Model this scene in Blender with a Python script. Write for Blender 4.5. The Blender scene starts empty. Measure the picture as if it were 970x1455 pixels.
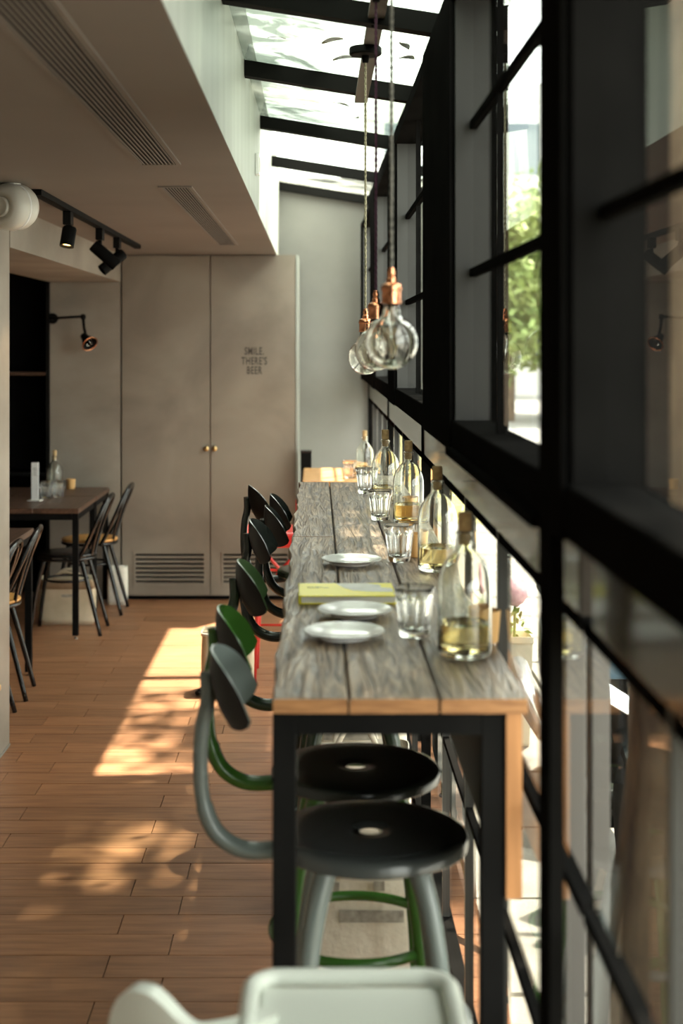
import bpy, bmesh, math, random
from mathutils import Vector, Matrix, Euler

sc = bpy.context.scene
COL = sc.collection
R = math.radians
random.seed(7)

# ------------------------------------------------------------------ camera, sky, sun, exposure
cam_d = bpy.data.cameras.new('camera')
cam = bpy.data.objects.new('camera', cam_d)
COL.objects.link(cam)
cam.location = (0, 0, 1.65)
cam.rotation_euler = (R(90), 0, 0)
cam_d.sensor_width = 36.0
cam_d.sensor_fit = 'AUTO'
cam_d.lens = 2000.0 / 1455.0 * 36.0
cam_d.shift_x = 35.0 / 1455.0
cam_d.shift_y = -239.5 / 1455.0
cam_d.clip_start = 0.02
cam_d.clip_end = 300
cam_d.dof.use_dof = True
cam_d.dof.focus_distance = 4.7
cam_d.dof.aperture_fstop = 2.8
cam_d.dof.aperture_blades = 9
sc.camera = cam

world = bpy.data.worlds.new('hazy_sky')
sc.world = world
world.use_nodes = True
bg = world.node_tree.nodes['Background']
bg.inputs[0].default_value = (0.97, 1.0, 0.93, 1)
bg.inputs[1].default_value = 9.0

sun_d = bpy.data.lights.new('sun', 'SUN')
sun = bpy.data.objects.new('sun', sun_d)
COL.objects.link(sun)
sun_d.energy = 36.0
sun_d.color = (1.0, 0.90, 0.73)
sun_d.angle = R(0.9)
sun.rotation_euler = Vector((-0.266, -0.40, -1.0)).to_track_quat('-Z', 'Y').to_euler()
sun.location = (3, 8, 12)

vs = sc.view_settings
vs.view_transform = 'Standard'
vs.look = 'None'
vs.exposure = -0.08
vs.gamma = 1.0
vs.use_curve_mapping = False
sc.cycles.use_denoising = True
sc.cycles.max_bounces = 14
sc.cycles.diffuse_bounces = 6
sc.cycles.glossy_bounces = 6
sc.cycles.transmission_bounces = 12
sc.cycles.transparent_max_bounces = 24
sc.cycles.sample_clamp_indirect = 6.0
sc.cycles.caustics_reflective = False
sc.cycles.blur_glossy = 0.5

# ------------------------------------------------------------------ materials
def new_mat(name):
    m = bpy.data.materials.new(name)
    m.use_nodes = True
    nt = m.node_tree
    return m, nt, nt.nodes['Principled BSDF']

def mat(name, c1, c2=None, rough=0.5, metal=0.0, scale=6.0, detail=4.0, stretch=(1, 1, 1),
        bump=0.0, bump_scale=None, spec=0.5, coat=0.0, rand=0.0, lo=0.35, hi=0.65, warp=0.0):
    m, nt, p = new_mat(name)
    p.inputs['Roughness'].default_value = rough
    p.inputs['Metallic'].default_value = metal
    p.inputs['Specular IOR Level'].default_value = spec
    p.inputs['Coat Weight'].default_value = coat
    p.inputs['Coat Roughness'].default_value = 0.08
    N, L = nt.nodes, nt.links
    tc = N.new('ShaderNodeTexCoord')
    mp = N.new('ShaderNodeMapping')
    mp.inputs['Scale'].default_value = stretch
    L.new(tc.outputs['Object'], mp.inputs['Vector'])
    nz = N.new('ShaderNodeTexNoise')
    nz.inputs['Scale'].default_value = scale
    nz.inputs['Detail'].default_value = detail
    nz.inputs['Distortion'].default_value = warp
    L.new(mp.outputs[0], nz.inputs['Vector'])
    if rand:
        oi = N.new('ShaderNodeObjectInfo')
        ad = N.new('ShaderNodeVectorMath'); ad.operation = 'MULTIPLY_ADD'
        ad.inputs[1].default_value = (37, 91, 53)
        L.new(oi.outputs['Random'], ad.inputs[0])
        L.new(mp.outputs[0], ad.inputs[2])
        L.new(ad.outputs[0], nz.inputs['Vector'])
    cr = N.new('ShaderNodeValToRGB')
    cr.color_ramp.elements[0].position = lo
    cr.color_ramp.elements[1].position = hi
    cr.color_ramp.elements[0].color = (*c1, 1)
    cr.color_ramp.elements[1].color = (*(c2 or c1), 1)
    L.new(nz.outputs['Fac'], cr.inputs[0])
    out = cr.outputs[0]
    if rand:
        hs = N.new('ShaderNodeHueSaturation')
        mr = N.new('ShaderNodeMapRange')
        mr.inputs['To Min'].default_value = 1 - rand
        mr.inputs['To Max'].default_value = 1 + rand
        L.new(oi.outputs['Random'], mr.inputs[0])
        L.new(mr.outputs[0], hs.inputs['Value'])
        L.new(out, hs.inputs['Color'])
        out = hs.outputs[0]
    L.new(out, p.inputs['Base Color'])
    if bump:
        b = N.new('ShaderNodeBump')
        b.inputs['Strength'].default_value = bump
        b.inputs['Distance'].default_value = 0.01
        if bump_scale:
            n2 = N.new('ShaderNodeTexNoise')
            n2.inputs['Scale'].default_value = bump_scale
            n2.inputs['Detail'].default_value = 3
            L.new(mp.outputs[0], n2.inputs['Vector'])
            L.new(n2.outputs['Fac'], b.inputs['Height'])
        else:
            L.new(nz.outputs['Fac'], b.inputs['Height'])
        L.new(b.outputs[0], p.inputs['Normal'])
    return m

def thin_glass(name, tint=(1, 1, 1), ior=1.5, rough=0.0, dirt=0.0, boost=1.0):
    """sheet glass: clear transmission plus Fresnel reflection, same from both sides"""
    m = bpy.data.materials.new(name)
    m.use_nodes = True
    nt = m.node_tree
    N, L = nt.nodes, nt.links
    N.remove(N['Principled BSDF'])
    out = N['Material Output']
    geo = N.new('ShaderNodeNewGeometry')
    mr = N.new('ShaderNodeMapRange')
    mr.inputs['To Min'].default_value = ior
    mr.inputs['To Max'].default_value = 1.0 / ior
    L.new(geo.outputs['Backfacing'], mr.inputs[0])
    fr = N.new('ShaderNodeFresnel')
    L.new(mr.outputs[0], fr.inputs['IOR'])
    fac = fr.outputs[0]
    if boost != 1.0:
        mu = N.new('ShaderNodeMath'); mu.operation = 'MULTIPLY'; mu.use_clamp = True
        mu.inputs[1].default_value = boost
        L.new(fac, mu.inputs[0]); fac = mu.outputs[0]
    tr = N.new('ShaderNodeBsdfTransparent'); tr.inputs[0].default_value = (*tint, 1)
    gl = N.new('ShaderNodeBsdfGlossy'); gl.inputs['Roughness'].default_value = rough
    mx = N.new('ShaderNodeMixShader')
    L.new(fac, mx.inputs[0]); L.new(tr.outputs[0], mx.inputs[1]); L.new(gl.outputs[0], mx.inputs[2])
    last = mx.outputs[0]
    if dirt:
        tc = N.new('ShaderNodeTexCoord')
        nz = N.new('ShaderNodeTexNoise'); nz.inputs['Scale'].default_value = 3.5; nz.inputs['Detail'].default_value = 5
        L.new(tc.outputs['Object'], nz.inputs['Vector'])
        m2 = N.new('ShaderNodeMapRange')
        m2.inputs['From Min'].default_value = 0.4; m2.inputs['From Max'].default_value = 0.75
        m2.inputs['To Max'].default_value = dirt
        L.new(nz.outputs['Fac'], m2.inputs[0])
        tl = N.new('ShaderNodeBsdfTranslucent'); tl.inputs[0].default_value = (0.62, 0.66, 0.58, 1)
        m3 = N.new('ShaderNodeMixShader')
        L.new(m2.outputs[0], m3.inputs[0]); L.new(last, m3.inputs[1]); L.new(tl.outputs[0], m3.inputs[2])
        last = m3.outputs[0]
    L.new(last, out.inputs['Surface'])
    return m

def dim_dirty_glass(name):  # dirt, plus dim grey-green sky and reflections put into the tint
    m = thin_glass(name, (0.9, 0.95, 0.9), 1.5, dirt=0.08)
    nt = m.node_tree; N, L = nt.nodes, nt.links
    tr = [n for n in N if n.type == 'BSDF_TRANSPARENT'][0]
    tc = N.new('ShaderNodeTexCoord')
    sp = N.new('ShaderNodeSeparateXYZ'); L.new(tc.outputs['Object'], sp.inputs[0])
    nz = N.new('ShaderNodeTexNoise'); nz.inputs['Scale'].default_value = 4.5; nz.inputs['Detail'].default_value = 6; nz.inputs['Distortion'].default_value = 1.5
    L.new(tc.outputs['Object'], nz.inputs['Vector'])
    ad = N.new('ShaderNodeMath'); ad.operation = 'MULTIPLY_ADD'; ad.inputs[1].default_value = 0.85
    L.new(sp.outputs['X'], ad.inputs[0]); L.new(nz.outputs['Fac'], ad.inputs[2])
    cr = N.new('ShaderNodeValToRGB')
    cr.color_ramp.elements[0].position = 0.30; cr.color_ramp.elements[0].color = (0.075, 0.092, 0.074, 1)
    cr.color_ramp.elements[1].position = 0.75; cr.color_ramp.elements[1].color = (0.62, 0.68, 0.60, 1)
    L.new(ad.outputs[0], cr.inputs[0]); L.new(cr.outputs[0], tr.inputs[0])
    return m

def solid_glass(name, col, ior, rough=0.0):
    m, nt, p = new_mat(name)
    p.inputs['Base Color'].default_value = (*col, 1)
    p.inputs['Transmission Weight'].default_value = 1.0
    p.inputs['Roughness'].default_value = rough
    p.inputs['IOR'].default_value = ior
    return m

def emit(name, col, strength):
    m, nt, p = new_mat(name)
    p.inputs['Base Color'].default_value = (*col, 1)
    p.inputs['Emission Color'].default_value = (*col, 1)
    p.inputs['Emission Strength'].default_value = strength
    return m

M = {}
M['concrete'] = mat('concrete', (0.215, 0.185, 0.15), (0.30, 0.265, 0.22), rough=0.55, scale=2.2, detail=7, bump=0.06, stretch=(1, 1, 1.6))
M['concrete_door'] = mat('concrete_door', (0.175, 0.145, 0.114), (0.265, 0.228, 0.184), rough=0.45, scale=1.7, detail=8, bump=0.04, warp=0.6)
M['plaster'] = mat('plaster', (0.185, 0.182, 0.167), (0.23, 0.227, 0.208), rough=0.8, scale=2.0, detail=5)
M['ceiling'] = mat('ceiling_paint', (0.158, 0.131, 0.113), (0.178, 0.15, 0.129), rough=0.7, scale=1.5)
M['fascia'] = mat('fascia_white', (0.30, 0.318, 0.288), (0.36, 0.38, 0.345), rough=0.45, scale=3, stretch=(1, 3, 0.2))
M['tile'] = mat('wood_tile', (0.215, 0.093, 0.042), (0.32, 0.15, 0.071), rough=0.42, scale=5, detail=6, stretch=(1, 9, 9), bump=0.05, rand=0.14)
M['grout'] = mat('grout', (0.06, 0.035, 0.022), rough=0.9)
M['black'] = mat('black_steel', (0.006, 0.006, 0.006), (0.009, 0.0088, 0.0085), rough=0.5, spec=0.03)
M['black_gloss'] = mat('black_gloss', (0.01, 0.01, 0.01), rough=0.2)
M['frame'] = mat('dark_frame', (0.006, 0.0058, 0.0055), (0.008, 0.0077, 0.0073), rough=0.6, spec=0.0)
M['rafter'] = mat('rafter_paint', (0.009, 0.0087, 0.008), rough=0.7, spec=0.04)
M['frame_grey'] = mat('grey_frame', (0.045, 0.045, 0.042), rough=0.5, spec=0.3)
M['rail'] = mat('rail_panel', (0.055, 0.046, 0.037), (0.075, 0.064, 0.052), rough=0.16, scale=3, coat=0.15)
M['glass'] = thin_glass('window_glass', (0.97, 0.985, 0.97), 1.5, boost=1.1)
M['sky_glass'] = thin_glass('skylight_glass', (0.93, 0.97, 0.93), 1.5, dirt=0.30)
M['dim_dirty_glass'] = dim_dirty_glass('dim_dirty_skylight')
M['bulb_glass'] = solid_glass('bulb_glass', (0.985, 0.975, 0.93), 1.5)
M['bottle_glass'] = solid_glass('bottle_glass', (0.95, 0.975, 0.94), 1.5)
M['tumbler'] = solid_glass('tumbler_glass', (0.97, 0.985, 0.98), 1.48)
M['tumbler_warm'] = solid_glass('tumbler_warm', (0.99, 0.86, 0.78), 1.48)
M['liquid'] = solid_glass('pale_amber_liquid', (0.95, 0.78, 0.40), 1.33)
M['cork'] = mat('cork', (0.42, 0.28, 0.13), (0.58, 0.42, 0.22), rough=0.9, scale=90, bump=0.2)
M['copper'] = mat('copper', (0.78, 0.33, 0.17), (0.86, 0.40, 0.22), rough=0.24, metal=1.0, scale=30)
M['brass'] = mat('brass', (0.6, 0.43, 0.2), rough=0.3, metal=1.0)
M['steel'] = mat('steel', (0.6, 0.6, 0.6), rough=0.25, metal=1.0)
M['wood_top'] = mat('weathered_wood', (0.035, 0.024, 0.016), (0.34, 0.25, 0.165), rough=0.34, scale=6.5, detail=12,
                    stretch=(7.0, 0.6, 5), bump=0.8, warp=2.2, rand=0.12, lo=0.34, hi=0.68)
M['wood_end'] = mat('sawn_wood', (0.24, 0.105, 0.036), (0.40, 0.19, 0.07), rough=0.6, scale=10, stretch=(1.5, 1, 14), detail=6, bump=0.15)
M['wood_board'] = mat('oak_board', (0.30, 0.13, 0.042), (0.46, 0.21, 0.075), rough=0.5, scale=5, stretch=(9, 9, 0.7), detail=6)
M['wood_dark'] = mat('dark_wood', (0.06, 0.032, 0.02), (0.12, 0.065, 0.04), rough=0.4, scale=6, stretch=(8, 0.8, 8), detail=6)
M['wood_warm'] = mat('warm_wood', (0.50, 0.25, 0.09), (0.68, 0.38, 0.15), rough=0.4, scale=5, stretch=(1, 8, 8), detail=6)
M['wood_seat'] = mat('seat_wood', (0.55, 0.26, 0.06), (0.66, 0.34, 0.10), rough=0.4, scale=6, stretch=(1, 8, 1))
M['wood_cup'] = mat('cup_wood', (0.55, 0.30, 0.10), (0.70, 0.42, 0.17), rough=0.5, scale=18, stretch=(3, 3, 0.5))
M['porcelain'] = mat('porcelain', (0.88, 0.88, 0.86), rough=0.14)
M['white_plastic'] = mat('white_plastic', (0.54, 0.57, 0.51), rough=0.28)
M['grey_plastic'] = mat('grey_plastic', (0.20, 0.20, 0.18), rough=0.4)
M['lamp_white'] = mat('lamp_white', (0.60, 0.58, 0.52), rough=0.35)
M['canvas'] = mat('canvas', (0.62, 0.56, 0.45), (0.72, 0.66, 0.55), rough=0.95, scale=14, bump=0.25, bump_scale=60)
M['canvas_brown'] = mat('canvas_brown', (0.26, 0.18, 0.11), (0.32, 0.23, 0.14), rough=0.95, scale=14)
M['canvas_kraft'] = mat('kraft', (0.50, 0.42, 0.29), (0.60, 0.51, 0.37), rough=0.9, scale=10, bump=0.15)  # own kraft tone of the floor bag and the alcove bag
M['canvas_white'] = mat('canvas_white', (0.72, 0.69, 0.60), (0.80, 0.77, 0.68), rough=0.95, scale=12, bump=0.2)
M['print_grey'] = mat('print_grey', (0.22, 0.20, 0.17), (0.40, 0.37, 0.31), rough=0.9, scale=40)
M['red'] = mat('red_enamel', (0.55, 0.03, 0.025), rough=0.3)
M['yellow'] = mat('book_yellow', (0.93, 0.83, 0.02), rough=0.4)
M['book_white'] = mat('book_grey_white', (0.62, 0.62, 0.55), (0.75, 0.75, 0.70), rough=0.5, scale=20)
M['paper'] = mat('paper', (0.78, 0.78, 0.74), (0.70, 0.70, 0.66), rough=0.9, scale=4, stretch=(1, 1, 300))
M['text_yellow'] = mat('cover_print', (0.45, 0.42, 0.10), rough=0.5)
M['stool_grey'] = mat('stool_grey', (0.13, 0.155, 0.145), rough=0.26)
M['stool_grey_dark'] = mat('stool_grey_dark', (0.045, 0.050, 0.048), rough=0.22)
M['stool_green'] = mat('stool_green', (0.038, 0.115, 0.018), rough=0.25)
M['stool_moss'] = mat('stool_moss', (0.05, 0.10, 0.035), rough=0.3)
M['stool_black'] = mat('stool_black', (0.016, 0.020, 0.017), rough=0.25)
M['stool_pine'] = mat('stool_pine', (0.02, 0.038, 0.02), rough=0.25)
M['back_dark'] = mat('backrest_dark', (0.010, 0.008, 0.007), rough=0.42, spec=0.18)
M['ink'] = mat('sign_ink', (0.045, 0.038, 0.03), rough=0.7)
M['cord_cream'] = mat('cord_cream', (0.55, 0.50, 0.34), (0.22, 0.20, 0.13), rough=0.9, scale=200)
M['cord_purple'] = mat('cord_purple', (0.05, 0.012, 0.03), rough=0.9)
M['cord_grey'] = mat('cord_grey', (0.20, 0.19, 0.16), (0.08, 0.08, 0.07), rough=0.9, scale=160)
M['bark'] = mat('bark', (0.075, 0.05, 0.033), (0.22, 0.16, 0.10), rough=0.95, scale=9, detail=8, stretch=(1, 1, 0.5), bump=0.9)
M['leaf'] = mat('leaf', (0.10, 0.20, 0.03), (0.22, 0.33, 0.06), rough=0.6, scale=2)
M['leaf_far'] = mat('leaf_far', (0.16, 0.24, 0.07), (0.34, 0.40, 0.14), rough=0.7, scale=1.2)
M['leaf_dry'] = mat('leaf_dry', (0.16, 0.12, 0.05), (0.25, 0.19, 0.09), rough=0.8, scale=30)
M['pave'] = mat('pavement', (0.15, 0.143, 0.125), (0.21, 0.20, 0.177), rough=0.9, scale=6, detail=8, bump=0.3, bump_scale=120, rand=0.06)
M['road'] = mat('road', (0.22, 0.22, 0.205), (0.28, 0.28, 0.265), rough=0.9, scale=4)
M['moss'] = mat('moss_joint', (0.22, 0.20, 0.06), rough=1.0)
M['pillar'] = mat('pillar_paint', (0.10, 0.092, 0.083), rough=0.6)
M['far_wall'] = mat('far_building', (0.60, 0.60, 0.57), (0.66, 0.66, 0.63), rough=0.8, scale=1)
M['far_glass'] = mat('far_glass', (0.10, 0.13, 0.15), rough=0.2)
M['rubber'] = mat('rubber', (0.015, 0.015, 0.015), rough=0.8)
M['bike_black'] = mat('bike_black', (0.012, 0.014, 0.014), rough=0.18)
M['bike_blue'] = mat('bike_blue', (0.03, 0.09, 0.14), rough=0.3)
M['planter'] = mat('planter_cream', (0.70, 0.62, 0.46), rough=0.8)
M['flower'] = mat('flower_pink', (0.55, 0.25, 0.30), (0.66, 0.38, 0.40), rough=0.9, scale=40)
M['warm_bulb'] = emit('warm_bulb', (1.0, 0.62, 0.22), 14.0)
M['filament'] = mat('filament', (0.45, 0.36, 0.22), rough=0.4, metal=0.8)

# ------------------------------------------------------------------ mesh helpers
def obj(name, bm, m, parent=None, smooth=False, bevel=0.0, subsurf=0, loc=None, rot=None, auto=None):
    bmesh.ops.recalc_face_normals(bm, faces=bm.faces[:])
    me = bpy.data.meshes.new(name)
    bm.to_mesh(me)
    bm.free()
    ms = m if isinstance(m, (list, tuple)) else [m]
    for k in ms:
        me.materials.append(k)
    if smooth:
        for f in me.polygons:
            f.use_smooth = True
        if auto:
            me.set_sharp_from_angle(angle=R(auto))
    o = bpy.data.objects.new(name, me)
    COL.objects.link(o)
    if parent is not None:
        o.parent = parent
    if loc is not None:
        o.location = loc
    if rot is not None:
        o.rotation_euler = rot
    if bevel:
        b = o.modifiers.new('bevel', 'BEVEL'); b.width = bevel; b.segments = 2; b.limit_method = 'ANGLE'
    if subsurf:
        s = o.modifiers.new('sub', 'SUBSURF'); s.levels = subsurf; s.render_levels = subsurf
    return o

def share(name, me, parent=None, loc=(0, 0, 0), rot=(0, 0, 0)):
    o = bpy.data.objects.new(name, me)
    COL.objects.link(o)
    o.parent = parent
    o.location = loc
    o.rotation_euler = rot
    return o

def empty(name, loc=(0, 0, 0), rz=0.0):
    o = bpy.data.objects.new(name, None)
    o.empty_display_size = 0.05
    COL.objects.link(o)
    o.location = loc
    o.rotation_euler = (0, 0, rz)
    return o

def tag(o, label=None, cat=None, group=None, kind=None):
    if label: o['label'] = label
    if cat: o['category'] = cat
    if group: o['group'] = group
    if kind: o['kind'] = kind
    return o

def thing(name, label, cat, loc=(0, 0, 0), rz=0.0, group=None):
    return tag(empty(name, loc, rz), label, cat, group)

def copy_tree(o, parent=None):
    c = o.copy(); COL.objects.link(c)
    c.parent = parent
    for ch in list(o.children):
        copy_tree(ch, c)
    return c

def B():
    return bmesh.new()

def bx(bm, x0, x1, y0, y1, z0, z1, mi=0):
    v = [bm.verts.new(p) for p in ((x0, y0, z0), (x1, y0, z0), (x1, y1, z0), (x0, y1, z0),
                                   (x0, y0, z1), (x1, y0, z1), (x1, y1, z1), (x0, y1, z1))]
    fs = []
    for q in ((0, 3, 2, 1), (4, 5, 6, 7), (0, 1, 5, 4), (1, 2, 6, 5), (2, 3, 7, 6), (3, 0, 4, 7)):
        f = bm.faces.new([v[i] for i in q]); f.material_index = mi; fs.append(f)
    return fs

def box(name, x0, x1, y0, y1, z0, z1, m, parent=None, bevel=0.0, **k):
    bm = B(); bx(bm, x0, x1, y0, y1, z0, z1)
    return obj(name, bm, m, parent, bevel=bevel, **k)

def catmull(pts, n=6, closed=False):
    P = [Vector(p) for p in pts]
    out = []
    c = len(P)
    rng = range(c) if closed else range(c - 1)
    for i in rng:
        if closed:
            a, b, d, e = P[(i - 1) % c], P[i], P[(i + 1) % c], P[(i + 2) % c]
        else:
            a, b, d, e = P[max(i - 1, 0)], P[i], P[i + 1], P[min(i + 2, c - 1)]
        for k in range(n):
            t = k / n
            out.append(0.5 * ((2 * b) + (d - a) * t + (2 * a - 5 * b + 4 * d - e) * t * t + (3 * b - a - 3 * d + e) * t ** 3))
    if not closed:
        out.append(P[-1])
    return out

def tube(bm, pts, r, seg=10, closed=False, flat=1.0, up=None):
    P = [Vector(p) for p in pts]
    n = len(P)
    rad = r if isinstance(r, (list, tuple)) else [r] * n
    if len(rad) != n:
        rad = [rad[0] + (rad[-1] - rad[0]) * i / (n - 1) for i in range(n)]
    rings = []
    prev = None
    for i in range(n):
        if closed:
            t = (P[(i + 1) % n] - P[i - 1])
        else:
            t = P[min(i + 1, n - 1)] - P[max(i - 1, 0)]
        t.normalize()
        if prev is None:
            ref = Vector(up) if up else (Vector((0, 0, 1)) if abs(t.z) < 0.9 else Vector((1, 0, 0)))
        else:
            ref = prev
        s = (ref - t * ref.dot(t)).normalized()
        prev = s
        w = t.cross(s)
        rings.append([bm.verts.new(P[i] + s * math.cos(2 * math.pi * k / seg) * rad[i] * flat + w * math.sin(2 * math.pi * k / seg) * rad[i]) for k in range(seg)])
    m = n if closed else n - 1
    for i in range(m):
        a, b = rings[i], rings[(i + 1) % n]
        for k in range(seg):
            bm.faces.new((a[k], a[(k + 1) % seg], b[(k + 1) % seg], b[k]))
    if not closed:
        bm.faces.new(rings[0][::-1]); bm.faces.new(rings[-1])

def lathe(bm, prof, seg=32, mod=None, org=(0, 0, 0), rot=None, close=False):
    """prof: list of (r, z); r == 0 makes a pole"""
    o = Vector(org)
    rings = []
    for (r, z) in prof:
        if r <= 1e-6:
            p = Vector((0, 0, z))
            if rot: p = rot @ p
            rings.append([bm.verts.new(o + p)])
        else:
            ring = []
            for k in range(seg):
                a = 2 * math.pi * k / seg
                rr = mod(r, z, a) if mod else r
                p = Vector((rr * math.cos(a), rr * math.sin(a), z))
                if rot: p = rot @ p
                ring.append(bm.verts.new(o + p))
            rings.append(ring)
    pairs = list(zip(rings[:-1], rings[1:]))
    if close:
        pairs.append((rings[-1], rings[0]))
    for a, b in pairs:
        if len(a) == 1 and len(b) == 1: continue
        for k in range(seg):
            k2 = (k + 1) % seg
            if len(a) == 1: bm.faces.new((a[0], b[k], b[k2]))
            elif len(b) == 1: bm.faces.new((a[k], b[0], a[k2]))
            else: bm.faces.new((a[k], a[k2], b[k2], b[k]))

def sheet(bm, f, nu, nv, thick):
    """closed thin sheet following f(u, v) -> point, u, v in [0, 1]"""
    P = [[Vector(f(i / nu, j / nv)) for j in range(nv + 1)] for i in range(nu + 1)]
    T, Bt = [], []
    for i in range(nu + 1):
        rt, rb = [], []
        for j in range(nv + 1):
            du = P[min(i + 1, nu)][j] - P[max(i - 1, 0)][j]
            dv = P[i][min(j + 1, nv)] - P[i][max(j - 1, 0)]
            n = du.cross(dv)
            if n.length < 1e-9: n = Vector((1, 0, 0))
            n.normalize()
            rt.append(bm.verts.new(P[i][j] + n * thick / 2)); rb.append(bm.verts.new(P[i][j] - n * thick / 2))
        T.append(rt); Bt.append(rb)
    for i in range(nu):
        for j in range(nv):
            bm.faces.new((T[i][j], T[i + 1][j], T[i + 1][j + 1], T[i][j + 1]))
            bm.faces.new((Bt[i][j], Bt[i][j + 1], Bt[i + 1][j + 1], Bt[i + 1][j]))
    for i in range(nu):
        bm.faces.new((T[i][0], Bt[i][0], Bt[i + 1][0], T[i + 1][0]))
        bm.faces.new((T[i][nv], T[i + 1][nv], Bt[i + 1][nv], Bt[i][nv]))
    for j in range(nv):
        bm.faces.new((T[0][j], T[0][j + 1], Bt[0][j + 1], Bt[0][j]))
        bm.faces.new((T[nu][j], Bt[nu][j], Bt[nu][j + 1], T[nu][j + 1]))

def prism(bm, pts_xz, y0, y1):
    a = [bm.verts.new((x, y0, z)) for x, z in pts_xz]
    b = [bm.verts.new((x, y1, z)) for x, z in pts_xz]
    n = len(a)
    bm.faces.new(a); bm.faces.new(b[::-1])
    for i in range(n):
        bm.faces.new((a[i], b[i], b[(i + 1) % n], a[(i + 1) % n]))

def hexa(bm, p):
    v = [bm.verts.new(q) for q in p]
    for q in ((0, 3, 2, 1), (4, 5, 6, 7), (0, 1, 5, 4), (1, 2, 6, 5), (2, 3, 7, 6), (3, 0, 4, 7)):
        bm.faces.new([v[i] for i in q])

# ------------------------------------------------------------------ the room
XL, XF, XG, XW = -1.262, -0.258, 0.350, 0.298     # left wall, fascia, window glass, inner face of frames
XLOW = 0.362                                     # lower glass
YEND, YCAB = 9.60, 9.04
YN = -2.6

floor = box('floor', -2.75, 0.46, YN, 9.75, -0.12, -0.014, M['grout'])
tag(floor, 'floor of warm brown wood-look tiles', kind='structure')
PW, PL, Y0 = 0.1345, 0.63, 4.47
tile_bm = B(); bx(tile_bm, 0.0015, PL - 0.0015, 0.0015, PW - 0.0015, -0.0139, 0.0)
first_tile = None
rest = B()
rng = random.Random(3)
for k in range(-53, 39):
    y0 = Y0 + k * PW
    if y0 < YN or y0 + PW > 9.62: continue
    off = (-0.557 if k % 2 == 0 else -0.400) - 4 * PL
    for j in range(9):
        xa, xb = off + j * PL, off + (j + 1) * PL
        xa2, xb2 = max(xa, -2.72), min(xb, 0.375)
        if xb2 - xa2 < 0.02: continue
        if y0 < 2.9 or xb2 < -2.05:
            bx(rest, xa2 + 0.0015, xb2 - 0.0015, y0 + 0.0015, y0 + PW - 0.0015, -0.0139, rng.uniform(-0.0008, 0))
        else:
            bm = B(); bx(bm, xa2 + 0.0015, xb2 - 0.0015, y0 + 0.0015, y0 + PW - 0.0015, -0.0139, rng.uniform(-0.0008, 0))
            obj('floor_plank', bm, M['tile'], floor)
tag(obj('floor_planks', rest, M['tile'], floor), kind='stuff')

ceil_o = box('ceiling', -2.75, XF, YN, YCAB + 0.7, 2.22, 2.34, M['ceiling'])
tag(ceil_o, 'low plastered ceiling', kind='structure')
fas = box('wall_upper', XF - 0.05, XF, YN, YEND, 2.222, 2.86, M['fascia'])
tag(fas, 'white upright side of the skylight well', kind='structure')
fas.location.x = 0.0005
wl = box('wall_left', XL - 0.2, XL, YN, 5.78, 0, 2.22, M['concrete'])
tag(wl, 'grey plastered wall at the left', kind='structure')
wr = box('wall_rear', -2.75, 0.46, YN - 0.1, YN, -0.1, 2.95, M['plaster'])
tag(wr, 'plain plastered wall behind the camera', kind='structure')
wb = box('wall_back', -0.45, 0.46, YEND, YEND + 0.12, -0.1, 2.78, M['plaster'])
tag(wb, 'pale grey plaster wall at the far end', kind='structure')
wa = box('wall_alcove', -1.713, XL, YCAB, YCAB + 0.6, 0, 2.22, M['concrete'])
tag(wa, 'grey brown plaster wall at the end of the seating alcove', kind='structure')
wo = box('wall_side', -2.75, -2.60, 5.0, 9.7, 0, 2.22, M['black'])  # black colour stands for the darkness of the room beyond
tag(wo, 'alcove side wall, black to stand for the dark room beyond', kind='structure')
wn = box('wall_nook', -2.75, XL - 0.2, 5.58, 5.78, 0, 2.22, M['concrete'])
tag(wn, 'near end wall of the alcove', kind='structure')
bm = B()
bx(bm, -2.60, -1.713, YCAB + 0.3, YCAB + 0.34, 0, 2.22)  # black sheet put in place of the dark room beyond
bx(bm, -1.735, -1.713, YCAB - 0.02, YCAB + 0.3, 0, 2.04)
dk = tag(obj('dark_room_shelving', bm, M['black']), 'shelving with black sheets put for the dark room beyond the alcove', 'shelf')
box('shelf', -2.60, -1.735, YCAB - 0.01, YCAB + 0.3, 1.445, 1.465, M['wood_dark'], dk)
box('shelf', -2.60, -1.735, YCAB - 0.01, YCAB + 0.3, 0.80, 0.82, M['black'], dk)
hd = box('trim_1', -1.72, XL + 0.003, 5.781, YCAB - 0.001, 2.045, 2.2199, M['concrete'])
tag(hd, 'concrete header beam over the alcove', kind='structure')
bs = box('baseboard_left', XL, XL + 0.004, 4.2, 5.78, 0, 0.01, M['grey_plastic'])
tag(bs, 'thin strip at the foot of the left wall', kind='structure')

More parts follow.
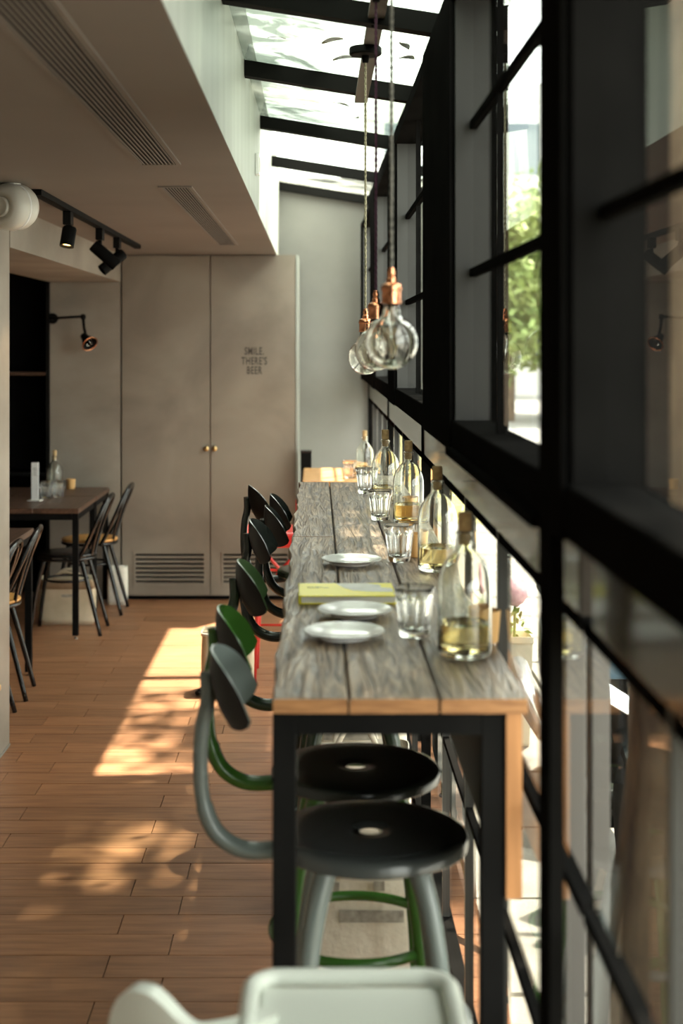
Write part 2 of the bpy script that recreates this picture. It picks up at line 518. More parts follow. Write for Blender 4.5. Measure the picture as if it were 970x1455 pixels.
# ------------------------------------------------------------------ skylight
def zb(x, y):      # underside of the rafters
    return 2.60 + 0.02 * (y - 5.0) - 0.158 * (x - XF)
sky = empty('window_1', (0, 0, 0))
tag(sky, 'sloping glass roof with dark rafters', kind='structure')
beams = [-2.5, -1.2, 0.1, 1.35, 2.58, 3.79, 4.985, 6.37, 7.98, 9.53]
XE = 0.345
for y in beams:
    bm = B()
    hexa(bm, [(XF + .001, y, zb(XF, y)), (XE, y, zb(XE, y)), (XE, y + 0.055, zb(XE, y)), (XF + .001, y + 0.055, zb(XF, y)),
              (XF + .001, y, zb(XF, y) + 0.056), (XE, y, zb(XE, y) + 0.056), (XE, y + 0.055, zb(XE, y) + 0.056), (XF + .001, y + 0.055, zb(XF, y) + 0.056)])
    obj('rafter', bm, M['rafter'], sky)
roof = B()
hexa(roof, [(XF, YN, zb(XF, YN) + .057), (0.44, YN, zb(.44, YN) + .057), (0.44, 2.62, zb(.44, 2.62) + .057), (XF, 2.62, zb(XF, 2.62) + .057),
            (XF, YN, zb(XF, YN) + .15), (0.44, YN, zb(.44, YN) + .15), (0.44, 2.62, zb(.44, 2.62) + .15), (XF, 2.62, zb(XF, 2.62) + .15)])
obj('light_block_roof', roof, M['plaster'], sky)  # unseen solid roof, added to darken the near end
for a, b in zip(beams[4:-1], beams[5:]):
    y0, y1 = a + 0.01, b + 0.045
    bm = B()
    h = 0.058
    bm.faces.new([bm.verts.new(p) for p in ((XF, y0, zb(XF, y0) + h), (XE + 0.05, y0, zb(XE + .05, y0) + h), (XE + 0.05, y1, zb(XE + .05, y1) + h), (XF, y1, zb(XF, y1) + h))])
    obj('pane', bm, M['dim_dirty_glass'] if a < 6 else M['sky_glass'], sky)
bm = B()
for (y0, y1) in ((YN, YEND),):
    hexa(bm, [(XE, y0, 2.46), (0.44, y0, 2.46), (0.44, y1, 2.46), (XE, y1, 2.46),
              (XE, y0, zb(XE, y0) + 0.05), (0.44, y0, zb(XE, y0) + 0.035), (0.44, y1, zb(XE, y1) + 0.035), (XE, y1, zb(XE, y1) + 0.05)])
obj('eave_beam', bm, M['frame'], sky)
# longitudinal light bar under the rafters, with the ceiling rose
bar = thing('light_bar', 'flat grey bar hung under the skylight rafters', 'bar', (0.16, 2.0, 2.525))
box('bar', -0.0225, 0.0225, -3.0, 3.12, 0, 0.012, mat('bar_grey', (0.11, 0.10, 0.085), rough=0.6), bar)
for yy in (1.35, 2.58, 3.79, 4.985):
    box('hanger', -0.012, 0.012, yy - 2.0 + 0.02, yy - 2.0 + 0.035, 0.012, zb(0.16, yy) - 2.525, M['frame'], bar)

# dry leaves lying on the glass roof
rl = random.Random(11)
lbm = B()
sheet(lbm, lambda u, v: ((u - .5) * 0.07, (v - .5) * 0.030 * (1 - (2 * u - 1) ** 2 + 0.05), 0.006 * math.sin(u * 3) + 0.004 * v), 8, 2, 0.0008)
leaf0 = obj('dry_leaf', lbm, M['leaf_dry'], smooth=True)
spots = [(0.05, 4.45), (-0.13, 4.55), (0.09, 4.72), (0.27, 4.35), (0.29, 4.55), (0.045, 5.35), (0.10, 5.75), (0.17, 6.05), (-0.06, 5.4), (0.2, 5.2)]
words = ['first dry leaf from the near end of the glass roof', 'dry leaf by the white wall on the glass roof', 'dry brown leaf mid pane before the second rafter',
         'dry leaf near the eave on the first clear pane', 'dry leaf at the eave edge behind another leaf', 'dry leaf in the middle of the second pane',
         'dry leaf before the third rafter', 'last dry leaf towards the far rafters', 'dry leaf on the second pane by the white wall', 'dry leaf beside the pendant rose pane']
for i, (x, y) in enumerate(spots):
    o = leaf0 if i == 0 else copy_tree(leaf0)
    o.location = (x, y, zb(x, y) + 0.063)
    o.rotation_euler = (0, R(9), rl.uniform(0, 6.28))
    s = rl.uniform(0.7, 1.3)
    o.scale = (s, s, s)
    tag(o, words[i], 'leaf', 'dry leaves on the glass roof')

# ------------------------------------------------------------------ window wall
wallr = empty('wall_right', (0, 0, 0))
tag(wallr, 'black framed window wall on the street side', kind='structure')
for (a, b) in ((1.715, 1.89), (3.16, 3.97), (5.44, 5.90), (7.40, 7.90), (9.35, 9.60)):
    box('pier', XW, 0.43, a, b, 1.41, 2.46, M['frame'], wallr)
for (a, b) in ((1.80, 1.89),):
    box('post', XW, 0.316, a, b, 0, 1.41, M['frame'], wallr)
for y in (4.66, 6.92, 9.55):
    box('post', 0.347, 0.40, y, y + 0.02, 0, 1.41, M['frame'], wallr)
box('light_block_panel', 0.29, 0.43, YN, 0.35, 0, 2.46, M['concrete'], wallr)  # unseen solid wall, added to cut window light near the camera
seg = [(0.35, 1.80), (1.89, 4.66), (4.68, 6.92), (6.94, 9.55)]
for (a, b) in seg:
    box('rail', 0.352, 0.43, a, b, 1.284, 1.41, M['rail'], wallr, bevel=0.003)
bxs = B(); bx(bxs, 0.345, 0.43, YN, 9.6, -0.1, 0.045)
obj('sill', bxs, M['frame'], wallr)
box('ledge', 0.288, 0.352, 1.89, 3.16, 1.402, 1.418, M['frame'], wallr)

def window(n, y0, y1, mull, stile='frame_grey'):
    w = empty('window_%d' % n, (0, 0, 0))
    tag(w, kind='structure')
    box('bottom_rail', XW + 0.004, 0.385, y0, y1, 1.41, 1.478, M['frame'], w, bevel=0.004)
    box('top_rail', XW + 0.004, 0.385, y0, y1, 2.42, 2.46, M['frame'], w)
    box('stile', XW + 0.012, 0.385, y1 - 0.012, y1, 1.478, 2.42, M[stile], w)  # grey puts the light reflected by the camera-facing jamb into its colour
    ys = [y0] + mull + [y1 - 0.012]
    for m in mull:
        box('mullion', 0.343, 0.358, m - 0.009, m + 0.009, 1.478, 2.42, M['frame'], w)
    for z in (1.808, 2.138):
        box('glazing_bar', 0.341, 0.359, y0, y1 - 0.012, z - 0.010, z + 0.010, M['frame'], w, bevel=0.003)
    zs = [1.478, 1.808, 2.138, 2.42]
    for a, b in zip(ys[:-1], ys[1:]):
        for c, d in zip(zs[:-1], zs[1:]):
            bm = B(); bm.faces.new([bm.verts.new(p) for p in ((XG, a, c), (XG, b, c), (XG, b, d), (XG, a, d))])
            obj('pane', bm, M['glass'], w)
    return w
window(2, 0.35, 1.715, [0.75, 1.16], 'frame')
window(3, 1.89, 3.16, [2.69])
window(4, 3.97, 5.44, [4.35, 4.87])
window(5, 5.90, 7.40, [6.3, 6.85])
window(6, 7.90, 9.35, [8.4, 8.9])

def low_window(n, y0, y1, mull):
    w = empty('window_%d' % n, (0, 0, 0))
    tag(w, kind='structure')
    for m in mull:
        box('mullion', 0.352, 0.378, m - 0.008, m + 0.008, 0.045, 1.284, M['frame_grey'], w)
    for z in (0.54, 0.89):
        box('glazing_bar', 0.354, 0.376, y0, y1, z - 0.009, z + 0.009, M['frame'], w)
    box('top_bar', 0.354, 0.43, y0, y1, 1.262, 1.284, M['frame'], w)
    ys = [y0] + mull + [y1]
    zs = [0.045, 0.54, 0.89, 1.262]
    for a, b in zip(ys[:-1], ys[1:]):
        for c, d in zip(zs[:-1], zs[1:]):
            bm = B(); bm.faces.new([bm.verts.new(p) for p in ((XLOW, a, c), (XLOW, b, c), (XLOW, b, d), (XLOW, a, d))])
            obj('pane', bm, M['glass'], w)
low_window(7, 0.35, 1.87, [0.85, 1.405])
low_window(8, 1.89, 4.66, [2.75, 3.35, 3.95])
low_window(9, 4.68, 6.92, [5.2, 5.8, 6.4])
low_window(10, 6.94, 9.55, [7.5, 8.1, 8.8])

# ------------------------------------------------------------------ cabinet at the far end
cab = thing('tall_cupboard', 'tall grey concrete-faced cupboard with two doors and louvred grilles', 'cupboard', (0, YCAB, 0))
bm = B()
bx(bm, -1.255, -0.135, 0.022, 0.56, 0.025, 2.2195)
obj('body', bm, M['concrete_door'], cab)
box('plinth', -1.24, -0.15, 0.05, 0.5, 0, 0.026, M['black'], cab)
bm = B(); bx(bm, -0.1345, -0.118, 0.0, 0.56, 0.02, 2.2195)
obj('lit_side', bm, M['fascia'], cab)  # white colour paints skylight onto the cupboard's side face
def door(x0, x1, gx0, gx1, kx):
    z0, z1, g0, g1 = 0.035, 2.212, 0.10, 0.30
    bm = B()
    bx(bm, x0, gx0, 0, 0.02, z0, z1); bx(bm, gx1, x1, 0, 0.02, z0, z1)
    bx(bm, gx0, gx1, 0, 0.02, z0, g0); bx(bm, gx0, gx1, 0, 0.02, g1, z1)
    bmesh.ops.remove_doubles(bm, verts=bm.verts[:], dist=1e-5)
    d = obj('door', bm, M['concrete_door'], cab)
    n = 7
    bb = B(); bx(bb, gx0, gx1, 0.0185, 0.0198, g0, g1)
    obj('grille_back', bb, M['black'], d)
    for i in range(n):
        zc = g0 + (i + 0.5) * (g1 - g0) / n
        sb = B()
        hexa(sb, [(gx0, -0.006, zc - 0.014), (gx1, -0.006, zc - 0.014), (gx1, 0.012, zc - 0.005), (gx0, 0.012, zc - 0.005),
                  (gx0, -0.006, zc - 0.004), (gx1, -0.006, zc - 0.004), (gx1, 0.012, zc + 0.002), (gx0, 0.012, zc + 0.002)])
        obj('slat', sb, M['concrete_door'], d)
    fb = B()
    bx(fb, gx0 - 0.012, gx0, -0.006, 0, g0 - .012, g1 + .012); bx(fb, gx1, gx1 + 0.012, -0.006, 0, g0 - .012, g1 + .012)
    bx(fb, gx0, gx1, -0.006, 0, g0 - .012, g0); bx(fb, gx0, gx1, -0.006, 0, g1, g1 + .012)
    obj('grille_frame', fb, M['concrete_door'], d)
    kb = B()
    rot = Matrix.Rotation(R(90), 3, 'X')
    lathe(kb, [(0, 0.028), (0.014, 0.026), (0.017, 0.018), (0.010, 0.010), (0.016, 0.0), (0, 0.0)], 14, org=(kx, 0.0, 0.975), rot=rot)
    obj('knob', kb, M['brass'], d, smooth=True)
    return d
d1 = door(-1.250, -0.687, -1.165, -0.725, -0.708)
d2 = door(-0.679, -0.139, -0.60, -0.19, -0.655)
for txt, z in (("SMILE.", 1.598), ("THERE'S", 1.535), ("BEER", 1.475)):
    cu = bpy.data.curves.new('lettering', 'FONT')
    cu.body = txt
    cu.align_x = 'CENTER'
    cu.size = 0.068
    cu.extrude = 0.0006
    cu.offset = 0.0014
    cu.space_character = 1.15
    cu.materials.append(M['ink'])
    tmp = bpy.data.objects.new('lettering', cu)
    COL.objects.link(tmp)
    me = bpy.data.meshes.new_from_object(tmp.evaluated_get(bpy.context.evaluated_depsgraph_get()))
    bpy.data.objects.remove(tmp)
    t = share('lettering', me, d2)
    t.location = (-0.402, -0.0008, z - 0.02)
    t.rotation_euler = (R(90), 0, 0)
    t.scale = (0.60, 1, 1)

# ------------------------------------------------------------------ ceiling fittings
def vent(name, label, x0, x1, y0, y1, n):
    v = thing(name, label, 'vent', ((x0 + x1) / 2, (y0 + y1) / 2, 2.22))
    hw, hl = (x1 - x0) / 2, (y1 - y0) / 2
    bm = B()
    f = 0.014
    bx(bm, -hw, -hw + f, -hl, hl, -0.006, 0); bx(bm, hw - f, hw, -hl, hl, -0.006, 0)
    bx(bm, -hw + f, hw - f, -hl, -hl + f, -0.006, 0); bx(bm, -hw + f, hw - f, hl - f, hl, -0.006, 0)
    obj('frame', bm, M['ceiling'], v)
    box('duct', -hw + f, hw - f, -hl + f, hl - f, -0.0012, -0.0002, M['black'], v)
    w = (hw - f) * 2 / n
    for i in range(n):
        xa = -hw + f + i * w
        sb = B()
        hexa(sb, [(xa + w * .32, -hl + f, -0.0055), (xa + w * .62, -hl + f, -0.0055), (xa + w * .62, hl - f, -0.0055), (xa + w * .32, hl - f, -0.0055),
                  (xa + w * .36, -hl + f, -0.0034), (xa + w * .66, -hl + f, -0.0034), (xa + w * .66, hl - f, -0.0034), (xa + w * .36, hl - f, -0.0034)])
        obj('slat', sb, M['ceiling'], v)
vent('ceiling_vent', 'long slatted air vent in the ceiling running towards the camera', -0.565, -0.430, 1.2, 4.46, 9)
vent('ceiling_vent', 'short slatted air vent in the ceiling above the cupboard doors', -0.575, -0.452, 5.09, 8.09, 9)

# emergency lamp on the ceiling
em = thing('emergency_lamp', 'round white emergency lamp on the ceiling beside the left wall', 'lamp', (-1.085, 5.02, 2.22))
axis = Vector((-0.45, -0.88, -0.06)).normalized()
rotm = axis.to_track_quat('Z', 'Y').to_matrix()
c0 = Vector((0, 0, -0.083))
bm = B()
lathe(bm, [(0, -0.075), (0.05, -0.072), (0.072, -0.06), (0.081, -0.04), (0.083, -0.012), (0.083, -0.008)], 36, org=c0, rot=rotm)
obj('back_shell', bm, M['lamp_white'], em, smooth=True)
bm = B(); lathe(bm, [(0.083, -0.006), (0.0855, -0.004), (0.0855, 0.002), (0.083, 0.004)], 36, org=c0, rot=rotm)
obj('seam_ring', bm, M['porcelain'], em, smooth=True)
bm = B(); lathe(bm, [(0.083, 0.004), (0.083, 0.03), (0.078, 0.05), (0.060, 0.064), (0.045, 0.066), (0.043, 0.060), (0, 0.060)], 36, org=c0, rot=rotm)
obj('front_shell', bm, M['lamp_white'], em, smooth=True)
bm = B(); lathe(bm, [(0.036, 0.060), (0.036, 0.072), (0.030, 0.074), (0.028, 0.066), (0, 0.068)], 24, org=c0, rot=rotm)
obj('lens_ring', bm, M['lamp_white'], em, smooth=True)
bm = B(); lathe(bm, [(0.030, -0.012), (0.030, 0.0), (0, 0.0)], 16, org=(0, 0, 0))
obj('mount', bm, M['lamp_white'], em)

# track with three spots
tk = thing('track_rail', 'black lighting track on the ceiling along the header beam', 'track', (-1.035, 5.2, 2.22))
box('rail', -0.018, 0.018, 0.0, 2.9, -0.022, 0, M['black'], tk)
box('end_cap', -0.02, 0.02, 2.9, 2.925, -0.024, 0, M['black'], tk, bevel=0.004)
def spot(label, y, direction, lit):
    s = thing('track_spotlight', label, 'spotlight', (-1.035, y, 2.198), 0, 'spotlights on the black track')
    box('adapter', -0.017, 0.017, -0.035, 0.035, -0.055, 0, M['black'], s, bevel=0.003)
    bm = B(); tube(bm, [(0, 0, -0.05), (0, 0, -0.085)], 0.010, 10)
    obj('stem', bm, M['black'], s, smooth=True)
    dv = Vector(direction).normalized()
    rot = dv.to_track_quat('Z', 'Y').to_matrix()
    org = Vector((0, 0, -0.098)) - dv * 0.045 + Vector((0, 0, -0.008))
    bm = B(); lathe(bm, [(0, 0), (0.026, 0.001), (0.030, 0.008), (0.030, 0.085 if lit else 0.15), (0.027, 0.085 if lit else 0.15), (0.024, 0.070 if lit else 0.13), (0, 0.068 if lit else 0.128)], 22, org=org, rot=rot)
    obj('housing', bm, M['black'], s, smooth=True, auto=40)
    if lit:
        bm = B(); lathe(bm, [(0, 0.0735), (0.023, 0.0735)], 22, org=org, rot=rot)
        obj('lamp_face', bm, M['warm_bulb'], s)
    bm = B(); tube(bm, catmull([(0.0, 0.02, -0.06), (0.0, 0.045, -0.075), (0.0, 0.04, -0.10), tuple(org + dv * 0.02)], 4), 0.0025, 6)
    obj('flex', bm, M['black'], s, smooth=True)
    L = bpy.data.lights.new('spot_beam', 'SPOT')
    L.energy = 14 if lit else 9
    L.color = (1.0, 0.66, 0.34)
    L.spot_size = R(60); L.spot_blend = 0.6; L.shadow_soft_size = 0.02
    lo = bpy.data.objects.new('spot_beam', L)
    COL.objects.link(lo); lo.parent = s
    lo.location = org + dv * (0.10 if lit else 0.165)
    lo.rotation_euler = dv.to_track_quat('-Z', 'Y').to_euler()
    return s
spot('black track spotlight nearest the white emergency lamp, pointing down and lit', 5.86, (-0.12, -0.25, -1), True)
spot('longer black track spotlight tilted away from the header, middle of the three', 6.72, (0.62, 0.15, -0.55), False)
spot('black track spotlight at the far end of the track', 7.30, (-0.62, -0.3, -0.55), False)

# small sensor box on the white fascia
sn = thing('sensor_box', 'small white switch box on the white wall under the skylight', 'sensor', (XF, 5.9, 2.40))
box('case', 0.0006, 0.018, -0.03, 0.03, -0.045, 0.045, M['porcelain'], sn, bevel=0.004)
box('face', 0.018, 0.020, -0.02, 0.02, -0.03, 0.03, M['lamp_white'], sn)

# ------------------------------------------------------------------ sconce in the alcove
sco = thing('wall_lamp', 'black swing arm wall lamp with copper rim beside the dark shelving', 'lamp', (-1.695, YCAB, 1.81))
bm = B(); lathe(bm, [(0, 0), (0.035, 0), (0.035, 0.012), (0.0, 0.014)], 20, rot=Matrix.Rotation(R(90), 3, 'X'))
obj('wall_plate', bm, M['black'], sco)
bm = B(); tube(bm, catmull([(0, -0.01, 0), (0.0, -0.10, 0), (0.04, -0.14, 0.0), (0.12, -0.15, 0.005), (0.215, -0.15, 0.01)], 6), 0.008, 10)
obj('arm', bm, M['black'], sco, smooth=True)
bm = B(); lathe(bm, [(0, -0.018), (0.014, -0.016), (0.018, 0), (0.014, 0.016), (0, 0.018)], 14, org=(0.22, -0.15, 0.008))
obj('elbow', bm, M['black'], sco, smooth=True)
bm = B(); tube(bm, [(0.22, -0.15, 0.0), (0.225, -0.15, -0.06), (0.235, -0.152, -0.10)], 0.009, 10)
obj('lower_arm', bm, M['black'], sco, smooth=True)
dv = Vector((0.55, -0.55, -0.6)).normalized(); rot = dv.to_track_quat('Z', 'Y').to_matrix(); og = Vector((0.225, -0.15, -0.115))
bm = B(); lathe(bm, [(0, -0.01), (0.022, -0.008), (0.026, 0.02), (0.034, 0.04), (0.052, 0.075), (0.050, 0.075), (0.030, 0.04), (0, 0.03)], 24, org=og, rot=rot)
obj('lamp_shade', bm, M['black'], sco, smooth=True)
bm = B(); lathe(bm, [(0.052, 0.074), (0.055, 0.080), (0.050, 0.082), (0.048, 0.076)], 24, org=og, rot=rot, close=True)
obj('rim', bm, M['copper'], sco, smooth=True)
bm = B(); lathe(bm, [(0, 0.085), (0.016, 0.08), (0.022, 0.066), (0.012, 0.045), (0.010, 0.032), (0, 0.031)], 16, org=og, rot=rot)
obj('bulb', bm, M['bulb_glass'], sco, smooth=True)
# round brass socket low on the left wall
sk = thing('brass_socket', 'round brass fitting low on the left wall', 'fitting', (XL, 5.52, 0.30))
rx = Matrix.Rotation(R(90), 3, 'Y')
bm = B(); lathe(bm, [(0, 0), (0.036, 0), (0.036, 0.006), (0.026, 0.010), (0.024, 0.006), (0, 0.006)], 24, rot=rx)
obj('plate', bm, M['brass'], sk, smooth=True)
bm = B(); lathe(bm, [(0, 0.006), (0.014, 0.006), (0.012, 0.022), (0, 0.024)], 16, rot=rx)
obj('cap', bm, M['brass'], sk, smooth=True)

# ------------------------------------------------------------------ pendants
def pendant(label, y, ztop, cord, tw):
    x = 0.1435
    p = thing('pendant_lamp', label, 'lamp', (x, y, 2.525), 0, 'pendant bulbs over the counter')
    z0 = 0.0
    bm = B(); lathe(bm, [(0, 0.0), (0.046, 0.0), (0.048, -0.004), (0.048, -0.020), (0.044, -0.024), (0.012, -0.025), (0.009, -0.045), (0, -0.046)], 32)
    obj('ceiling_rose', bm, M['black'], p, smooth=True, auto=40)
    zt = ztop - 2.525
    n = 160
    for ph in (0, math.pi):
        bm = B()
        pts = [(0.0016 * math.cos(ph + i * 0.9), 0.0016 * math.sin(ph + i * 0.9), -0.044 + (zt + 0.044) * i / n) for i in range(n + 1)]
        tube(bm, pts, tw, 5)
        obj('cord', bm, cord, p, smooth=True)
    bm = B()
    lathe(bm, [(0, zt + 0.004), (0.005, zt + 0.003), (0.007, zt - 0.004), (0.008, zt - 0.010), (0.006, zt - 0.015), (0.009, zt - 0.018), (0.010, zt - 0.026), (0.017, zt - 0.029),
               (0.0195, zt - 0.033), (0.0205, zt - 0.037), (0.0205, zt - 0.040), (0.0185, zt - 0.042), (0.0185, zt - 0.060), (0.0195, zt - 0.062), (0.0195, zt - 0.066), (0.015, zt - 0.067), (0, zt - 0.067)], 28)
    obj('socket', bm, M['copper'], p, smooth=True, auto=35)
    rb = 0.0515
    zc = zt - 0.067 - 0.026 - rb * 0.93
    prof = [(0.0155, zt - 0.068), (0.0160, zt - 0.078), (0.0185, zt - 0.089)]
    a0 = math.asin(0.025 / rb)
    for i in range(25):
        a = a0 + (math.pi - a0) * i / 24
        prof.append((rb * math.sin(a) if i < 24 else 0.0, zc + rb * math.cos(a)))
    ri = rb - 0.0011
    for i in range(24, -1, -1):
        a = a0 + (math.pi - a0) * i / 24
        prof.append((ri * math.sin(a) if i < 24 else 0.0, zc + ri * math.cos(a)))
    prof += [(0.0172, zt - 0.089), (0.0148, zt - 0.078), (0.0143, zt - 0.068)]
    bm = B(); lathe(bm, prof, 48, close=True)
    bl = obj('bulb', bm, M['bulb_glass'], p, smooth=True)
    bm = B(); lathe(bm, [(0.0, zt - 0.070), (0.008, zt - 0.070), (0.006, zt - 0.10), (0.0028, zt - 0.115), (0.0022, zt - 0.135), (0, zt - 0.136)], 12)
    obj('glass_stem', bm, M['tumbler'], bl, smooth=True)
    bm = B()
    for k in range(6):
        a = k * math.pi / 3
        tube(bm, [(0.002 * math.cos(a), 0.002 * math.sin(a), zt - 0.128), (0.016 * math.cos(a), 0.016 * math.sin(a), zt - 0.112), (0.010 * math.cos(a + .5), 0.010 * math.sin(a + .5), zt - 0.165)], 0.0005, 4)
    obj('filament', bm, M['filament'], bl)
pendant('nearest bare globe pendant, large copper cap on a twisted grey cord', 2.71, 1.793, M['cord_grey'], 0.0026)
pendant('middle bare globe pendant hanging on a dark purple cord', 3.42, 1.776, M['cord_purple'], 0.0024)
pendant('far bare globe pendant hanging on a cream cord from a black rose', 4.16, 1.750, M['cord_cream'], 0.0024)

# ------------------------------------------------------------------ counter table
TZ, TY0, TY1, TX0, TX1 = 1.07, 2.30, 5.90, -0.074, 0.345
ct = thing('counter_table', 'long narrow bar counter of weathered planks on a black steel frame', 'counter', (0, TY0, 0))
rc = random.Random(5)
def plank(x0, x1, y0, y1, live=False):
    bm = B()
    n = 24
    L, Rr = [], []
    for i in range(n + 1):
        y = y0 + (y1 - y0) * i / n
        w = (0.0035 * math.sin(y * 9) + 0.003 * math.sin(y * 23 + 1) + rc.uniform(-.0012, .0012)) if live else rc.uniform(-.0005, .0005)
        L.append((x0 + w, y)); Rr.append((x1 + rc.uniform(-.0005, .0005), y))
    dz = rc.uniform(-0.0015, 0.0)
    rows = []
    for i in range(n + 1):
        (a, y), (b, _) = L[i], Rr[i]
        rows.append([bm.verts.new(p) for p in ((a, y, 1.045), (b, y, 1.045), (b, y, TZ + dz - .002), (b - .002, y, TZ + dz), (a + .003, y, TZ + dz), (a, y, TZ + dz - .003))])
    for r0, r1 in zip(rows[:-1], rows[1:]):
        for k in range(6):
            f = bm.faces.new((r0[k], r0[(k + 1) % 6], r1[(k + 1) % 6], r1[k]))
    f = bm.faces.new(rows[0]); f.material_index = 1
    f = bm.faces.new(rows[-1][::-1]); f.material_index = 1
    o = obj('plank', bm, [M['wood_top'], M['wood_end']], ct)
    o.location = (0, -TY0, 0)
    return o
ysplit = 4.23
for (a, b, live) in ((TX0, 0.050, True), (0.054, 0.199, False), (0.203, TX1, False)):
    plank(a, b, TY0, ysplit + (0.02 if a > 0 else 0) - .0015, live)
    plank(a, b, ysplit + (0.02 if a > 0 else 0) + .0015, TY1, live)
box('gap_light_block', -0.034, 0.270, 0.06, TY1 - TY0 - 0.06, 1.036, 1.0445, M['black'], ct)  # black sheet added to keep light out of the plank gaps
def leg(x0, x1, y0, y1):
    bm = B(); bx(bm, x0, x1, y0 - TY0, y1 - TY0, 0, 1.045)
    obj('leg', bm, M['black'], ct, bevel=0.002)
for y in (2.31, 5.84):
    leg(-0.073, -0.034, y, y + 0.04)
    leg(0.270, 0.308, y, y + 0.04)
for y in (2.31, 5.84):
    box('apron', -0.034, 0.270, y - TY0, y + 0.04 - TY0, 1.008, 1.045, M['black'], ct)
for x in (-0.073, 0.270):
    box('side_rail', x, x + 0.038, 2.35 - TY0, 5.84 - TY0, 1.008, 1.045, M['black'], ct)
bm = B(); fs = bx(bm, 0.310, 0.336, 0.004, TY1 - TY0, 0.74, 1.045)
fs[5].material_index = 1
obj('side_board', bm, [M['wood_board'], M['black']], ct)

# ------------------------------------------------------------------ bar stools
def make_stool(frame, seat_m, back_m):
    t = empty('bar_stool')
    bm = B()
    lathe(bm, [(0.021, 0.745), (0.024, 0.7485), (0.05, 0.7495), (0.12, 0.7505), (0.165, 0.750), (0.176, 0.747), (0.1805, 0.740), (0.181, 0.725), (0.178, 0.7225), (0.176, 0.726), (0.172, 0.738), (0.12, 0.742), (0.024, 0.742)], 56, close=True)
    obj('seat', bm, seat_m, t, smooth=True, auto=50)
    bm = B(); lathe(bm, [(0.10, 0.716), (0.135, 0.716), (0.135, 0.740), (0.10, 0.740)], 40, close=True)
    obj('seat_collar', bm, frame, t, smooth=True, auto=40)
    for k in range(4):
        a = R(45 + 90 * k)
        rz = [(0.105, 0.730), (0.142, 0.64), (0.172, 0.50), (0.191, 0.36), (0.201, 0.20), (0.205, 0.10), (0.196, 0.055), (0.198, 0.015), (0.205, 0.0045)]
        pts = catmull([(r * math.cos(a), r * math.sin(a), z) for r, z in rz], 4)
        rad = [0.021 - 0.011 * min(1, i / (len(pts) * .8)) for i in range(len(pts))]
        bm = B(); tube(bm, pts, rad, 12)
        lg = obj('leg', bm, frame, t, smooth=True)
        bm = B(); lathe(bm, [(0, 0), (0.012, 0), (0.013, 0.008), (0, 0.009)], 12, org=(0.205 * math.cos(a), 0.205 * math.sin(a), 0))
        obj('foot_cap', bm, M['rubber'], lg)
    bm = B(); tube(bm, [(0.177 * math.cos(2 * math.pi * k / 48), 0.177 * math.sin(2 * math.pi * k / 48), 0.40) for k in range(48)], 0.011, 10, closed=True)
    obj('foot_ring', bm, frame, t, smooth=True)
    arm = catmull([(-0.10, 0, 0.722), (-0.17, 0, 0.712), (-0.235, 0, 0.712), (-0.285, 0, 0.742), (-0.310, 0, 0.80), (-0.316, 0, 0.87), (-0.312, 0, 0.94), (-0.302, 0, 0.99), (-0.303, 0, 1.04)], 6)
    bm = B(); tube(bm, arm, [0.016] * 24 + [0.014] * (len(arm) - 24), 14, up=(0, 1, 0), flat=1.25)
    ar = obj('back_arm', bm, frame, t, smooth=True)
    bm = B()
    for z, x in ((0.985, -0.300), (1.03, -0.304)):
        lathe(bm, [(0, 0.012), (0.007, 0.010), (0.009, 0), (0, 0)], 10, org=(x + .016, 0, z), rot=Matrix.Rotation(R(90), 3, 'Y'))
    for x in (-0.13, -0.155):
        lathe(bm, [(0, 0.012), (0.006, 0.010), (0.008, 0), (0, 0)], 10, org=(x, 0, 0.728))
    obj('rivets', bm, M['steel'], ar, smooth=True)
    def bf(u, v):
        s = 2 * u - 1
        e = max(0.0, 1 - abs(s) ** 2.6) ** 0.55
        zt = 0.985 + (1.087 - 0.985) * e
        zbm = 0.985 - 0.034 * e
        z = zbm + (zt - zbm) * v
        x = -0.285 + 0.068 * s * s - 0.24 * (z - 0.985) + 0.015 * (2 * v - 1) ** 2 * (1 - s * s)
        return (x, 0.136 * s, z)
    bm = B(); sheet(bm, bf, 28, 10, 0.004)
    bmesh.ops.remove_doubles(bm, verts=bm.verts[:], dist=0.0006)
    bmesh.ops.recalc_face_normals(bm, faces=bm.faces[:])
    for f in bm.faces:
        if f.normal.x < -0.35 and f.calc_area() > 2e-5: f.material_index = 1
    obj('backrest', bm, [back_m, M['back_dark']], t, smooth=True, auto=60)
    return t
G = 'metal bar stools along the counter'
st = [
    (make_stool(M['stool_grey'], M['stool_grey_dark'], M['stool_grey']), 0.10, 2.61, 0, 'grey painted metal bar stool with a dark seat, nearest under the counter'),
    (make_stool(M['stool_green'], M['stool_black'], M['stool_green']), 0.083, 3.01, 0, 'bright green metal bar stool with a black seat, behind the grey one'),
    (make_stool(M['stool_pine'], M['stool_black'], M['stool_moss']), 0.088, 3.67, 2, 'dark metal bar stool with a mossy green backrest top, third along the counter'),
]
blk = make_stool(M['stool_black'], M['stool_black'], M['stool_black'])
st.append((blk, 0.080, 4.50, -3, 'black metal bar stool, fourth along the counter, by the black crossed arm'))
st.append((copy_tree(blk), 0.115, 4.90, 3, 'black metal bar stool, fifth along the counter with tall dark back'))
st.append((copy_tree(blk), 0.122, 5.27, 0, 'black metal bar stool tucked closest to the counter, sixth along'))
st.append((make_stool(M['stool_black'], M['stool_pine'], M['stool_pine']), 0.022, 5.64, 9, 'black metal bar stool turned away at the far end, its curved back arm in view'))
for (o, x, y, rz, lab) in st:
    o.location = (x, y, 0); o.rotation_euler = (0, 0, R(rz))
    tag(o, lab, 'stool', G)

